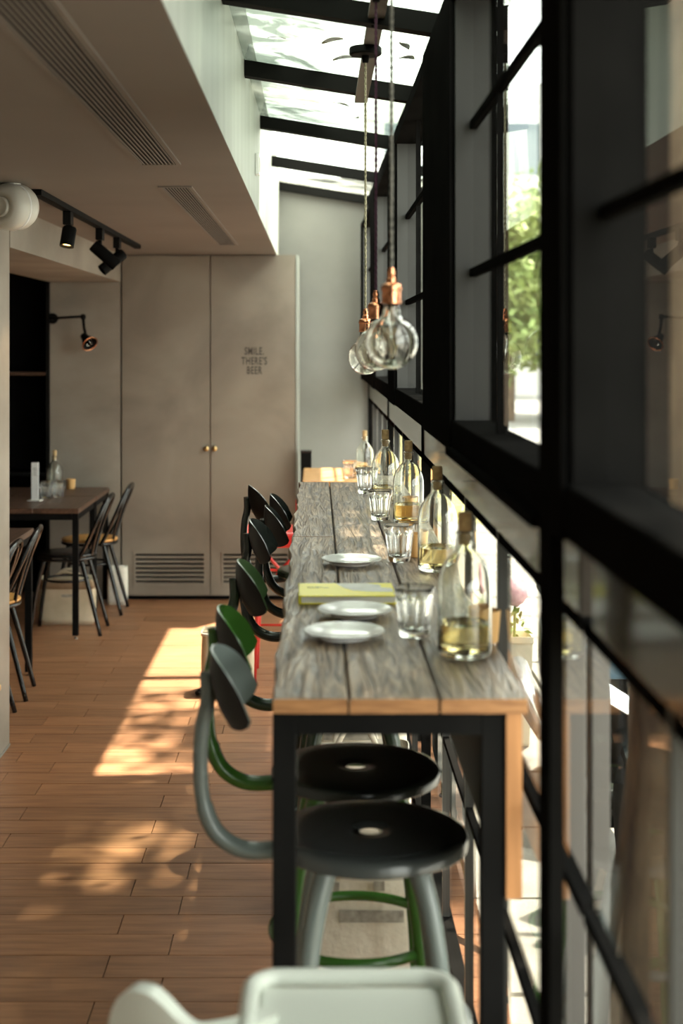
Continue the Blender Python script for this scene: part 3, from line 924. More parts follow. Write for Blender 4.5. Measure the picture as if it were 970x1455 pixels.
# ------------------------------------------------------------------ things on the counter
def plate_obj(label, x, y):
    bm = B()
    lathe(bm, [(0, 0.004), (0.045, 0.004), (0.055, 0.006), (0.0790, 0.0145), (0.0805, 0.0155), (0.0795, 0.0165), (0.0775, 0.016), (0.055, 0.0095), (0.046, 0.0065), (0, 0.0065)], 56)
    pb = B(); lathe(pb, [(0.042, 0), (0.048, 0), (0.050, 0.0055), (0.041, 0.0055)], 40, close=True)
    t = thing('plate', label, 'plate', (x, y, TZ), 0, 'white plates on the counter')
    obj('dish', bm, M['porcelain'], t, smooth=True)
    obj('foot_ring', pb, M['porcelain'], t, smooth=True, auto=40)
plate_obj('white plate nearest the front end of the counter', 0.054, 2.775)
plate_obj('white plate directly in front of the yellow book', 0.081, 3.00)
plate_obj('white plate lying alone beyond the yellow book', 0.091, 3.70)

bk = thing('book', 'yellow covered book lying flat between the white plates', 'book', (0.068, 3.215, TZ), R(1.0))
w, h = 0.108, 0.083
box('pages', -w + .004, w - .003, -h + .003, h - .003, 0.002, 0.0165, M['paper'], bk)
bm = B(); bx(bm, -w, w, -h, h, 0.0, 0.002); bx(bm, -w, w, -h, h, 0.0165, 0.0185)
obj('cover', bm, M['yellow'], bk)
bm = B(); bx(bm, -w - .0015, -w + .001, -h, h, 0.0, 0.0185)
obj('spine', bm, M['yellow'], bk)
bm = B()
pts = [(-0.022, 0.080), (-0.006, 0.02), (0.012, -0.012), (0.050, -0.03), (w - .004, -0.034), (w - .004, 0.012), (w - 0.028, 0.02), (w - 0.028, 0.055), (0.05, 0.080)]
va = [bm.verts.new((x, y, 0.0186)) for x, y in pts]; vb = [bm.verts.new((x, y, 0.0189)) for x, y in pts]
bm.faces.new(va[::-1]); bm.faces.new(vb)
for i in range(len(pts)):
    bm.faces.new((va[i], va[(i + 1) % len(pts)], vb[(i + 1) % len(pts)], vb[i]))
obj('cover_print', bm, M['book_white'], bk)
bm = B()
for i, (x0, x1, y) in enumerate(((-0.09, -0.075, 0.03), (-0.072, -0.055, 0.03), (-0.09, -0.06, 0.018), (-0.055, -0.04, 0.018))):
    bx(bm, x0, x1, y, y + 0.006, 0.0186, 0.0188)
obj('cover_mark', bm, M['text_yellow'], bk)

def make_tumbler(m):
    H, nf = 0.098, 9
    def mod(r, z, a):
        if z < 0.012 or z > 0.083: return r
        e = max(0, min(1, (z - 0.012) / 0.010, (0.083 - z) / 0.010))
        return r - 0.0042 * e * abs(math.sin(a * nf / 2)) ** 0.8
    bm = B()
    def ro(z): return 0.0295 + 0.0120 * (z / H)
    prof = [(0, 0.0025), (0.020, 0.002), (0.025, 0.0)]
    prof += [(ro(0) - .0012, 0.0004), (ro(0.004), 0.004)]
    prof += [(ro(z), z) for z in (0.008, 0.012, 0.018, 0.024, 0.034, 0.045, 0.056, 0.064, 0.070, 0.074, 0.079, 0.083, 0.090)]
    prof += [(ro(H) - .0004, 0.0960), (ro(H) - .0014, H), (ro(H) - .0030, 0.0960)]
    prof += [(ro(z) - 0.0068, z) for z in (0.085, 0.07, 0.05, 0.03, 0.018)]
    prof += [(0.020, 0.0125), (0, 0.0115)]
    def md(r, z, a):
        return mod(r, z, a) if r > ro(z) - 0.002 and z < H - .002 else r
    lathe(bm, prof, 144, mod=md)
    return obj('tumbler', bm, m, smooth=True, auto=28)
t0 = make_tumbler(M['tumbler'])
tl = [(0.193, 2.79, TZ, 'clear fluted tumbler beside the nearest bottle and plates'),
      (0.219, 3.75, TZ, 'clear fluted tumbler beside the second bottle'),
      (0.208, 4.63, TZ, 'clear fluted tumbler left of the dark looking third bottle'),
      (0.190, 5.45, TZ, 'clear fluted tumbler nearest the far end of the counter')]
for i, (x, y, z, lab) in enumerate(tl):
    o = t0 if i == 0 else copy_tree(t0)
    o.location = (x, y, z); o.rotation_euler = (0, 0, i * 0.7)
    tag(o, lab, 'glass', 'fluted tumblers on the counter')

def make_bottle():
    t = empty('glass_bottle')
    prof = [(0, 0.006), (0.030, 0.003), (0.040, 0.0), (0.0455, 0.003), (0.0475, 0.009), (0.0478, 0.02), (0.0478, 0.125), (0.047, 0.140), (0.0445, 0.153), (0.040, 0.166), (0.033, 0.178), (0.025, 0.188), (0.0185, 0.196),
            (0.0155, 0.204), (0.0142, 0.214), (0.0142, 0.222), (0.0160, 0.2235), (0.0162, 0.230), (0.0146, 0.2315), (0.0132, 0.2312), (0.0122, 0.222),
            (0.0122, 0.214), (0.0133, 0.205), (0.0160, 0.1975), (0.0225, 0.1895), (0.0305, 0.179), (0.0375, 0.167), (0.0420, 0.154), (0.0445, 0.140), (0.0454, 0.125), (0.0454, 0.018), (0.043, 0.0105), (0.038, 0.0085), (0.028, 0.010), (0, 0.012)]
    prof = [(r * 1.05, z) for r, z in prof]
    bm = B(); lathe(bm, prof, 48)
    obj('bottle_glass', bm, M['bottle_glass'], t, smooth=True)
    bm = B(); lathe(bm, [(0, 0.0125), (0.028, 0.0105), (0.038, 0.009), (0.0426, 0.0108), (0.0450, 0.0182), (0.0450, 0.058), (0.0446, 0.0595), (0.042, 0.0590), (0, 0.0590)], 48, mod=lambda r, z, a: r * 1.05)
    obj('liquid', bm, M['liquid'], t, smooth=True, auto=50)
    bm = B(); lathe(bm, [(0, 0.206), (0.0105, 0.206), (0.0118, 0.224), (0.0128, 0.236), (0.0132, 0.262), (0.0120, 0.266), (0, 0.266)], 20)
    obj('cork', bm, M['cork'], t, smooth=True, auto=40)
    return t
b0 = make_bottle()
bt = [(0.275, 2.62, TZ, 'nearest corked glass bottle at the front end of the counter'),
      (0.308, 3.60, TZ, 'second corked glass bottle along the window, behind the nearest one'),
      (0.296, 4.55, TZ, 'third corked glass bottle along the window, dark frame showing through'),
      (0.249, 5.12, TZ, 'corked glass bottle at the far end of the counter'),
      (0.272, 8.0, 0.89, 'corked glass bottle standing on the sunny back table'),
      (-1.605, 8.62, 0.73, 'corked glass bottle on the alcove table near the dark shelving')]
for i, (x, y, z, lab) in enumerate(bt):
    o = b0 if i == 0 else copy_tree(b0)
    o.location = (x, y, z); o.rotation_euler = (0, 0, i)
    tag(o, lab, 'bottle', 'corked water bottles')

bm = B(); lathe(bm, [(0, 0), (0.024, 0), (0.026, 0.002), (0.031, 0.062), (0.029, 0.063), (0.0245, 0.008), (0, 0.007)], 28)
cup0 = obj('wooden_cup', bm, M['wood_cup'], smooth=True, auto=40)
for i, (x, y, z, lab) in enumerate([(0.326, 2.735, TZ, 'small wooden cup behind the nearest bottle by the window'),
                                    (0.268, 3.83, TZ, 'small wooden cup just left of the second bottle'),
                                    (0.312, 4.68, TZ, 'small wooden cup behind the third bottle'),
                                    (-1.555, 8.90, 0.73, 'small wooden cup on the alcove table')]):
    o = cup0 if i == 0 else copy_tree(cup0)
    o.location = (x, y, z)
    tag(o, lab, 'cup', 'small wooden cups')

# ------------------------------------------------------------------ bags under the counter
def bag(name, label, x, y, rz, w, d, h, m, band=None, prints=(), handles=True, group=None, z=0.0, seed=0):
    t = thing(name, label, 'bag', (x, y, z), R(rz), group)
    r = random.Random(seed)
    k = [r.uniform(-.5, .5) for _ in range(8)]
    bm = B()
    n, nz = 32, 8
    rings = []
    for j in range(nz + 1):
        zz = h * j / nz
        ring = []
        for i in range(n):
            a = 2 * math.pi * i / n
            ca, sa = math.cos(a), math.sin(a)
            e = 0.38
            px = math.copysign(abs(ca) ** e, ca) * w / 2
            py = math.copysign(abs(sa) ** e, sa) * d / 2
            bul = 1 + 0.05 * math.sin(math.pi * j / nz) + 0.02 * k[i % 8] * j / nz
            ring.append(bm.verts.new((px * bul, py * bul, zz + (0.012 * k[(i // 4) % 8] if j == nz else 0))))
        rings.append(ring)
    for a, b in zip(rings[:-1], rings[1:]):
        for i in range(n):
            f = bm.faces.new((a[i], a[(i + 1) % n], b[(i + 1) % n], b[i]))
    bm.faces.new(rings[0][::-1])
    o = obj('body', bm, m, t, smooth=True)
    s = o.modifiers.new('solid', 'SOLIDIFY'); s.thickness = 0.003
    if band:
        bm = B()
        hb = h * band[1]
        lo = []; hi = []
        for i in range(n):
            a = 2 * math.pi * i / n; ca, sa = math.cos(a), math.sin(a)
            px = math.copysign(abs(ca) ** .38, ca) * (w / 2 * 1.045 + .002); py = math.copysign(abs(sa) ** .38, sa) * (d / 2 * 1.045 + .002)
            lo.append(bm.verts.new((px, py, h - hb))); hi.append(bm.verts.new((px * .985, py * .985, h - 0.004)))
        for i in range(n):
            bm.faces.new((lo[i], lo[(i + 1) % n], hi[(i + 1) % n], hi[i]))
        o = obj('band', bm, band[0], t, smooth=True)
        s = o.modifiers.new('solid', 'SOLIDIFY'); s.thickness = 0.003
    yf = -d / 2 * 1.06 - 0.0025
    for (x0, x1, z0, z1) in prints:
        bm = B(); bx(bm, x0, x1, yf, yf + 0.0015, z0, z1)
        obj('print', bm, M['print_grey'], t)
    if handles:
        for sgn in (-1, 1):
            bm = B()
            tube(bm, catmull([(-w * .2, sgn * d * .50, h * .86), (-w * .19, sgn * d * .5, h * 1.02), (-w * .08, sgn * d * .42, h * 1.13), (w * .08, sgn * d * .42, h * 1.13), (w * .19, sgn * d * .5, h * 1.02), (w * .2, sgn * d * .50, h * .86)], 5), 0.008, 8, up=(0, 1, 0), flat=0.35)
            obj('handle', bm, m, t, smooth=True)
    return t
GB = 'cream printed bags under the counter'
P1 = [(-0.060, 0.090, 0.305, 0.333), (-0.085, -0.060, 0.375, 0.398), (0.020, 0.045, 0.378, 0.400)]
bag('canvas_bag', 'large cream printed bag behind the green stool under the counter', 0.112, 3.34, 0, 0.30, 0.13, 0.47, M['canvas'], prints=P1, group=GB, seed=1)
bag('canvas_bag', 'second cream printed bag under the counter, seen between the two front seats', 0.112, 4.02, 0, 0.30, 0.12, 0.50, M['canvas'], prints=[(-0.10, -0.055, 0.355, 0.385), (-0.04, 0.06, 0.36, 0.38)], group=GB, seed=2)
bag('canvas_bag', 'third cream printed bag under the counter, just below the apron', 0.115, 4.225, 0, 0.30, 0.10, 0.56, M['canvas'], prints=[(-0.095, 0.05, 0.475, 0.495)], group=GB, seed=3, handles=False)

# ------------------------------------------------------------------ behind the counter: back table, chair, red stool, bag
tb = thing('back_table', 'sunlit warm wooden table standing beyond the counter by the far wall', 'table', (0.12, 8.20, -0.06))
for i, (a, b) in enumerate(((-0.40, -0.135), (-0.132, 0.132), (0.135, 0.40))):
    bm = B(); bx(bm, -0.20, 0.19, a, b, 0.918, 0.95)
    obj('plank', bm, M['wood_warm'], tb, bevel=0.006)
for sx in (-0.17, 0.14):
    for sy in (-0.36, 0.33):
        box('leg', sx, sx + 0.03, sy, sy + 0.03, 0.06, 0.918, M['black'], tb)
bm = B(); bx(bm, -0.17, 0.17, -0.345, -0.33, 0.88, 0.918); bx(bm, -0.17, 0.17, 0.33, 0.345, 0.88, 0.918)
obj('apron', bm, M['black'], tb)
o = make_tumbler(M['tumbler_warm']); o.location = (0.186, 7.95, 0.89)
tag(o, 'warm tinted tumbler standing on the sunny back table', 'glass')
hc = thing('pedestal', 'slim black pedestal behind the sunny back table', 'pedestal', (-0.068, 8.95, 0))
box('foot_plate', -0.046, 0.06, -0.06, 0.06, 0, 0.015, M['black'], hc)
box('column', -0.034, 0.034, -0.035, 0.035, 0.015, 0.955, M['black'], hc, bevel=0.004)
box('cap', -0.036, 0.036, -0.038, 0.038, 0.955, 0.972, M['black_gloss'], hc, bevel=0.003)

rs = thing('red_metal_chair', 'red enamel metal high chair beyond the dark stools', 'chair', (-0.175, 7.0, 0))
bm = B(); bx(bm, -0.18, 0.165, -0.165, 0.165, 0.655, 0.73)
obj('seat', bm, M['red'], rs, bevel=0.014)
for sx in (-1, 1):
    for sy in (-1, 1):
        bm = B(); tube(bm, [(0.10 * sx, 0.12 * sy, 0.69), (0.115 * sx, 0.14 * sy, 0.35), (0.13 * sx, 0.155 * sy, 0.0)], 0.011, 8)
        obj('leg', bm, M['red'], rs, smooth=True)
for z, f in ((0.22, 1.05), (0.50, 0.95)):
    for a, b in (((-1, -1), (1, -1)), ((1, -1), (1, 1)), ((1, 1), (-1, 1)), ((-1, 1), (-1, -1))):
        bm = B(); tube(bm, [(0.117 * f * a[0], 0.142 * f * a[1], z), (0.117 * f * b[0], 0.142 * f * b[1], z)], 0.006, 8)
        obj('stretcher', bm, M['red'], rs, smooth=True)
for sx in (-1, 1):
    bm = B(); tube(bm, [(0.105 * sx, -0.13, 0.66), (-0.02 * sx, -0.135, 0.52)], 0.008, 8)
    obj('brace', bm, M['red'], rs, smooth=True)
bm = B(); sheet(bm, lambda u, v: (0.07 + 0.11 * u, 0.14 + 0.02 * math.sin(u * math.pi), 0.73 + 0.13 * v), 10, 4, 0.006)
obj('backrest', bm, M['red'], rs, smooth=True, auto=40)

bag('paper_bag', 'cream bag with an open white rim standing in the sun on the floor', -0.425, 6.72, 3, 0.24, 0.14, 0.285, M['canvas_kraft'], band=(M['canvas_white'], 0.07), handles=False, seed=5)
dark_loop = B()  # black loop for the dark patch beside the bag
tube(dark_loop, catmull([(-0.50, 6.60, 0.012), (-0.53, 6.56, 0.02), (-0.56, 6.60, 0.012), (-0.53, 6.66, 0.02), (-0.50, 6.63, 0.03)], 5), 0.011, 8)
tag(obj('floor_loop', dark_loop, M['black'], smooth=True), 'black loop lying on the floor beside the sunlit bag', 'dark_loop')

# ------------------------------------------------------------------ alcove tables and chairs
def table(name, label, x0, x1, y0, y1, z):
    t = thing(name, label, 'table', ((x0 + x1) / 2, (y0 + y1) / 2, 0), 0, 'dark tables in the alcove')
    hx, hy = (x1 - x0) / 2, (y1 - y0) / 2
    n = 3
    for i in range(n):
        a = -hx + i * 2 * hx / n
        bm = B(); bx(bm, a + .001, a + 2 * hx / n - .001, -hy, hy, z - 0.028, z)
        obj('plank', bm, M['wood_dark'], t, bevel=0.003)
    for sx in (-1, 1):
        for sy in (-1, 1):
            cx, cy = sx * (hx - 0.022), sy * (hy - 0.022)
            lg = box('leg', cx - .016, cx + .016, cy - .016, cy + .016, 0.02, z - 0.028, M['black'], t)
            bm = B(); lathe(bm, [(0, 0), (0.011, 0), (0.011, 0.006), (0.004, 0.008), (0.004, 0.021), (0, 0.021)], 12, org=(cx, cy, 0))
            obj('levelling_foot', bm, M['steel'], lg)
    bm = B()
    bx(bm, -hx + .04, hx - .04, -hy + .01, -hy + .03, z - .065, z - .028); bx(bm, -hx + .04, hx - .04, hy - .03, hy - .01, z - .065, z - .028)
    bx(bm, -hx + .01, -hx + .03, -hy + .04, hy - .04, z - .065, z - .028); bx(bm, hx - .03, hx - .01, -hy + .04, hy - .04, z - .065, z - .028)
    obj('apron', bm, M['black'], t)
table('dining_table', 'dark wooden table nearest the left wall, mostly hidden by it', -2.12, -1.41, 6.0, 7.02, 0.73)
table('dining_table', 'dark wooden table in the alcove holding the white menu stand', -2.10, -1.325, 7.84, 8.475, 0.73)
table('dining_table', 'dark wooden table at the alcove end with the bottle on it', -2.10, -1.325, 8.485, 9.0, 0.73)

def make_chair(seat_m):
    t = empty('bistro_chair')      # faces -X
    bm = B(); lathe(bm, [(0, 0.437), (0.15, 0.437), (0.168, 0.440), (0.172, 0.447), (0.168, 0.454), (0.15, 0.456), (0, 0.452)], 32)
    obj('seat', bm, seat_m, t, smooth=True)
    bm = B(); tube(bm, [(0.165 * math.cos(2 * math.pi * k / 32), 0.165 * math.sin(2 * math.pi * k / 32), 0.428) for k in range(32)], 0.009, 8, closed=True)
    obj('seat_ring', bm, M['black_gloss'], t, smooth=True)
    hoop = catmull([(0.09, -0.160, 0.425), (0.14, -0.172, 0.52), (0.20, -0.175, 0.65), (0.245, -0.13, 0.755), (0.258, 0, 0.782), (0.245, 0.13, 0.755), (0.20, 0.175, 0.65), (0.14, 0.172, 0.52), (0.09, 0.160, 0.425)], 6)
    bm = B(); tube(bm, hoop, 0.012, 10)
    obj('back_hoop', bm, M['black_gloss'], t, smooth=True)
    inner = catmull([(0.15, -0.06, 0.435), (0.17, -0.075, 0.52), (0.21, -0.085, 0.65), (0.245, -0.05, 0.745), (0.252, 0, 0.765), (0.245, 0.05, 0.745), (0.21, 0.085, 0.65), (0.17, 0.075, 0.52), (0.15, 0.06, 0.435)], 5)
    bm = B(); tube(bm, inner, 0.009, 8)
    obj('inner_hoop', bm, M['black_gloss'], t, smooth=True)
    for sy in (-1, 1):
        bm = B(); tube(bm, catmull([(0.10, 0.11 * sy, 0.43), (0.15, 0.125 * sy, 0.25), (0.215, 0.145 * sy, 0.0)], 4), [0.014, 0.011], 10)
        obj('leg', bm, M['black_gloss'], t, smooth=True)
        bm = B(); tube(bm, catmull([(-0.11, 0.10 * sy, 0.43), (-0.15, 0.12 * sy, 0.25), (-0.185, 0.14 * sy, 0.0)], 4), [0.014, 0.011], 10)
        obj('leg', bm, M['black_gloss'], t, smooth=True)
    bm = B(); tube(bm, [(0.12 * math.cos(2 * math.pi * k / 28), 0.12 * math.sin(2 * math.pi * k / 28), 0.30) for k in range(28)], 0.007, 8, closed=True)
    obj('leg_ring', bm, M['black_gloss'], t, smooth=True)
    return t
chb = make_chair(M['black_gloss'])
chw = make_chair(M['wood_seat'])
for o, x, y, rz, lab in ((chb, -1.435, 8.08, 0, 'black tubular bistro chair with a black seat at the middle alcove table'),
                     (chw, -1.40, 8.68, 0, 'black tubular bistro chair with an orange wood seat beside the cupboard'),
                     (copy_tree(chw), -1.565, 6.62, 4, 'black tubular bistro chair behind the end of the left wall'),
                     (copy_tree(chw), -1.565, 6.15, 0, 'black tubular bistro chair almost hidden by the left wall')):
    o.location = (x, y, 0); o.rotation_euler = (0, 0, R(rz))
    tag(o, lab, 'chair', 'bistro chairs in the alcove')

mn = thing('menu_stand', 'tall narrow white menu card in a stand on the alcove table', 'menu', (-1.645, 8.22, 0.73), R(-8))
box('base', -0.04, 0.04, -0.03, 0.03, 0, 0.008, M['lamp_white'], mn, bevel=0.002)
box('card', -0.021, 0.021, -0.004, 0.004, 0.008, 0.225, M['porcelain'], mn)
bm = B()
for i in range(5):
    bx(bm, -0.012, 0.012 - 0.003 * (i % 3), -0.0048, -0.0040, 0.15 + i * 0.010, 0.153 + i * 0.010)
obj('menu_lines', bm, M['print_grey'], mn)
for x, y, lab in ((-1.615, 8.40, 'fluted tumbler beside the menu stand'), (-1.545, 8.42, 'fluted tumbler right of the bottle in the alcove')):
    o = copy_tree(t0); o.location = (x, y, 0.73); tag(o, lab, 'glass', 'tumblers on the alcove table')
bag('canvas_bag', 'beige two-tone canvas bag on the floor under the alcove table', -1.475, 8.31, 0, 0.32, 0.13, 0.27, M['canvas_kraft'], band=(M['canvas_brown'], 0.22), prints=[(-0.02, 0.05, 0.165, 0.18)], seed=8)
bag('canvas_bag', 'white canvas bag on the floor behind the orange-seated chair', -1.262, 8.925, 0, 0.12, 0.09, 0.24, M['canvas_white'], seed=9, handles=False)

# ------------------------------------------------------------------ white high chair in the foreground
hch = thing('child_high_chair', 'white plastic high chair in the very foreground, tray towards the window', 'chair', (0.02, 1.86, 0))
bm = B()
bx(bm, -0.100, 0.165, -0.21, 0.13, 0.728, 0.742)
tray = obj('tray', bm, M['white_plastic'], hch, bevel=0.006)
bm = B()
rimp = []
for (cx, cy, a0) in ((0.125, 0.10, 0), (-0.070, 0.10, 90), (-0.070, -0.18, 180), (0.125, -0.18, 270)):
    for k in range(6):
        a = R(a0 + k * 18); rimp.append((cx + 0.042 * math.cos(a), cy + 0.042 * math.sin(a), 0.748))
tube(bm, rimp, 0.013, 12, closed=True)
obj('tray_rim', bm, M['white_plastic'], tray, smooth=True)
def shell(u, v):
    x = -0.30 + 0.22 * u
    def sm(a, b, t):
        t = min(1, max(0, (t - a) / (b - a))); return t * t * (3 - 2 * t)
    top = 0.69 + 0.112 * math.sqrt(max(0.0, 1 - (1 - min(1, u / 0.22)) ** 2)) - 0.047 * sm(0.26, 0.60, u)
    return (x, -0.02 + 0.05 * (2 * u - 1) ** 2 + 0.03 * (1 - v), 0.52 + (top - 0.52) * v)
bm = B(); sheet(bm, shell, 80, 8, 0.024)
obj('seat_shell', bm, M['white_plastic'], hch, bevel=0.006, smooth=True, auto=60)
bm = B(); lathe(bm, [(0, 0.512), (0.12, 0.512), (0.128, 0.52), (0.12, 0.528), (0, 0.526)], 32, org=(-0.14, -0.03, 0))
obj('seat', bm, M['white_plastic'], hch, smooth=True)
for sx in (-1, 1):
    bm = B(); tube(bm, [(-0.14 + 0.0 * sx, -0.03 + 0.13 * sx, 0.60), (0.0, -0.03 + 0.135 * sx, 0.69), (0.02, -0.03 + 0.135 * sx, 0.722)], 0.014, 10)
    obj('tray_arm', bm, M['white_plastic'], hch, smooth=True)
    for sy in (-1, 1):
        bm = B(); tube(bm, [(-0.12 + 0.07 * sx, -0.03 + 0.07 * sy, 0.515), (-0.12 + 0.17 * sx, -0.03 + 0.18 * sy, 0.0)], 0.013, 10)
        obj('leg', bm, M['steel'], hch, smooth=True)

# ------------------------------------------------------------------ the street outside
gr = box('ground', 0.46, 60, -15, 90, -0.20, -0.06, M['road'])
tag(gr, 'pale sunlit street', kind='structure')
pv = box('pavement', 0.46, 3.2, -6, 60, -0.06, -0.03, M['moss'])
tag(pv, 'slab paved footpath outside the window', kind='structure')
for i in range(4):
    for j in range(24):
        x0, y0 = 0.47 + i * 0.62, -2 + j * 0.62
        bm = B(); bx(bm, x0, x0 + 0.60, y0, y0 + 0.60, -0.031, 0.0 + random.uniform(-.003, .003))
        obj('paving_slab', bm, M['pave'], pv)
box('kerb', 2.96, 3.2, -6, 60, -0.03, 0.0, M['pave'], pv)
# grey outer posts just outside the near glass
for x0, x1, y, lab in ((0.437, 0.474, 2.50, 'grey painted post outside, next to the black window post'), (0.487, 0.520, 2.52, 'second grey painted post outside the near lower window')):
    t = thing('street_post', lab, 'post', ((x0 + x1) / 2, y, 0), 0, 'grey posts outside the window')
    w = (x1 - x0) / 2
    box('shaft', -w, w, -0.025, 0.025, 0.01, 2.40, M['pillar'], t, bevel=0.003)
    box('foot_plate', -w - .006, w + .006, -0.032, 0.032, 0.0, 0.01, M['frame_grey'], t)

# street tree with the trunk beside the window and the crown over the glass roof
tr = thing('street_tree', 'street tree with a thick mossy trunk right outside the window', 'tree', (0.875, 2.72, 0))
bm = B()
n = 28
rings = []
rt = random.Random(2)
ph = [rt.uniform(0, 6) for _ in range(6)]
for j in range(40):
    z = j * 0.115
    r = 0.265 - 0.022 * z + 0.12 * math.exp(-z * 3.0)
    ring = []
    for i in range(n):
        a = 2 * math.pi * i / n
        rr = r * (1 + 0.07 * math.sin(3 * a + ph[0] + z) + 0.05 * math.sin(5 * a + ph[1] - z * 2) + 0.025 * math.sin(11 * a + ph[2] + 3 * z) + rt.uniform(-.015, .015))
        ring.append(bm.verts.new((rr * math.cos(a) - 0.05 * z * 0.2, rr * math.sin(a) + 0.12 * z * z * 0.14, z)))
    rings.append(ring)
for a, b in zip(rings[:-1], rings[1:]):
    for i in range(n):
        bm.faces.new((a[i], a[(i + 1) % n], b[(i + 1) % n], b[i]))
bm.faces.new(rings[0][::-1]); bm.faces.new(rings[-1])
trunk = obj('trunk', bm, M['bark'], tr, smooth=True)
for tip, base in (((0.37, 5.1, 6.6), (-0.04, 0.28, 4.3)), ((-0.13, 3.5, 6.9), (-0.04, 0.24, 4.2)), ((0.87, 2.3, 7.2), (-0.04, 0.28, 4.35)), ((0.47, 6.3, 6.2), (-0.04, 0.30, 4.4)), ((-0.03, 0.9, 6.5), (-0.04, 0.2, 4.0))):
    a, b = Vector(base), Vector(tip)
    mid = (a + b) / 2 + Vector((0, 0, 0.35))
    bm = B(); tube(bm, catmull([a, mid, b], 6), [0.10, 0.02], 8)
    obj('branch', bm, M['bark'], trunk, smooth=True)
def leaf_cloud(name, m, parent, clumps, count, size, seed, squash=1.0):
    r = random.Random(seed)
    V, F = [], []
    for _ in range(count):
        (cx, cy, cz), rad = r.choice(clumps)
        while True:
            p = Vector((r.uniform(-1, 1), r.uniform(-1, 1), r.uniform(-1, 1)))
            if p.length < 1: break
        c = Vector((cx, cy, cz)) + Vector((p.x * rad, p.y * rad, p.z * rad * squash))
        e = Euler((r.uniform(-.8, .8), r.uniform(-.8, .8), r.uniform(0, 6.28))).to_matrix()
        s = size * r.uniform(0.6, 1.3)
        b = len(V)
        for q in ((-.5, 0, 0), (-.15, .28, .06), (.5, 0, 0), (-.15, -.28, .06)):
            V.append(tuple(c + e @ (Vector(q) * s)))
        F.append((b, b + 1, b + 2)); F.append((b, b + 2, b + 3))
    me = bpy.data.meshes.new(name); me.from_pydata(V, [], F); me.update()
    me.materials.append(m)
    o = bpy.data.objects.new(name, me); COL.objects.link(o); o.parent = parent
    tag(o, kind='stuff')
    return o
rk = random.Random(21)
clumps = []
for i in range(46):
    y = rk.uniform(-0.9, 4.9) + 1.5; x = rk.uniform(-0.9, 0.9) + 0.27; z = rk.uniform(5.3, 7.3)
    clumps.append(((x, y, z), rk.uniform(0.30, 0.62)))
leaf_cloud('foliage', M['leaf'], tr, clumps, 7000, 0.14, 4, 0.8)

# trees further down the street
for k, (x, y, hh, rr, lab) in enumerate(((4.2, 31, 6.2, 1.5, 'pale green street tree down the road'), (6.8, 34, 6.8, 1.9, 'second pale green tree further down the road'), (2.2, 38, 6.0, 1.6, 'third pale green tree close to the facades'))):
    t = thing('far_tree', lab, 'tree', (x, y, -0.06), 0, 'trees down the street')
    bm = B(); tube(bm, [(0, 0, 0), (0.05, 0, 1.5), (0.0, 0.1, 3.6)], [0.16, 0.08], 8)
    obj('trunk', bm, M['bark'], t, smooth=True)
    rk = random.Random(50 + k)
    cl = [((rk.uniform(-rr, rr) * .8, rk.uniform(-rr, rr) * .8, rk.uniform(1.3, hh - .6)), rk.uniform(.5, .9)) for _ in range(34)]
    leaf_cloud('foliage', M['leaf_far'], t, cl, 5000, 0.30, 60 + k)
for k, (x0, x1, y0, y1, h, lab) in enumerate(((1.5, 14, 46, 56, 10.2, 'pale building closing the street'), (10.5, 16, 2, 40, 8.0, 'pale building across the road'))):
    t = thing('far_building', lab, 'building', (x0, y0, -0.06))
    box('wall', 0, x1 - x0, 0, y1 - y0, 0, h, M['far_wall'], t)
    if k == 0:
        for i in range(6):
            for j in range(3):
                box('window', 0.7 + i * 2, 1.8 + i * 2, -0.06, 0.02, 1.2 + j * 3, 2.9 + j * 3, M['far_glass'], t)
    else:
        for i in range(12):
            for j in range(2):
                box('window', -0.06, 0.02, 1 + i * 3.1, 2.6 + i * 3.1, 1.2 + j * 3.3, 3.0 + j * 3.3, M['far_glass'], t)

# planter with a pink flower head
pl = thing('flower_planter', 'cream planter with a round pink flower head on the sunny footpath', 'planter', (0.815, 5.82, 0))
bm = B(); lathe(bm, [(0, 0), (0.075, 0), (0.078, 0.01), (0.095, 0.42), (0.10, 0.425), (0.10, 0.45), (0.09, 0.45), (0.085, 0.41), (0, 0.41)], 4, rot=Matrix.Rotation(R(45), 3, 'Z'))
obj('pot', bm, M['planter'], pl)
bm = B(); tube(bm, [(0, 0, 0.40), (0.005, 0, 0.60)], 0.006, 6)
obj('stem', bm, M['leaf'], pl, smooth=True)
bm = B(); bmesh.ops.create_icosphere(bm, subdivisions=3, radius=0.055)
for v in bm.verts:
    v.co *= 1 + 0.10 * math.sin(v.co.x * 170) * math.sin(v.co.y * 170) * math.sin(v.co.z * 170 + 1)
    v.co.z += 0.62
obj('flower_head', bm, M['flower'], pl, smooth=True)
leaf_cloud('foliage', M['leaf'], pl, [((0, 0, 0.48), 0.07)], 30, 0.05, 9)

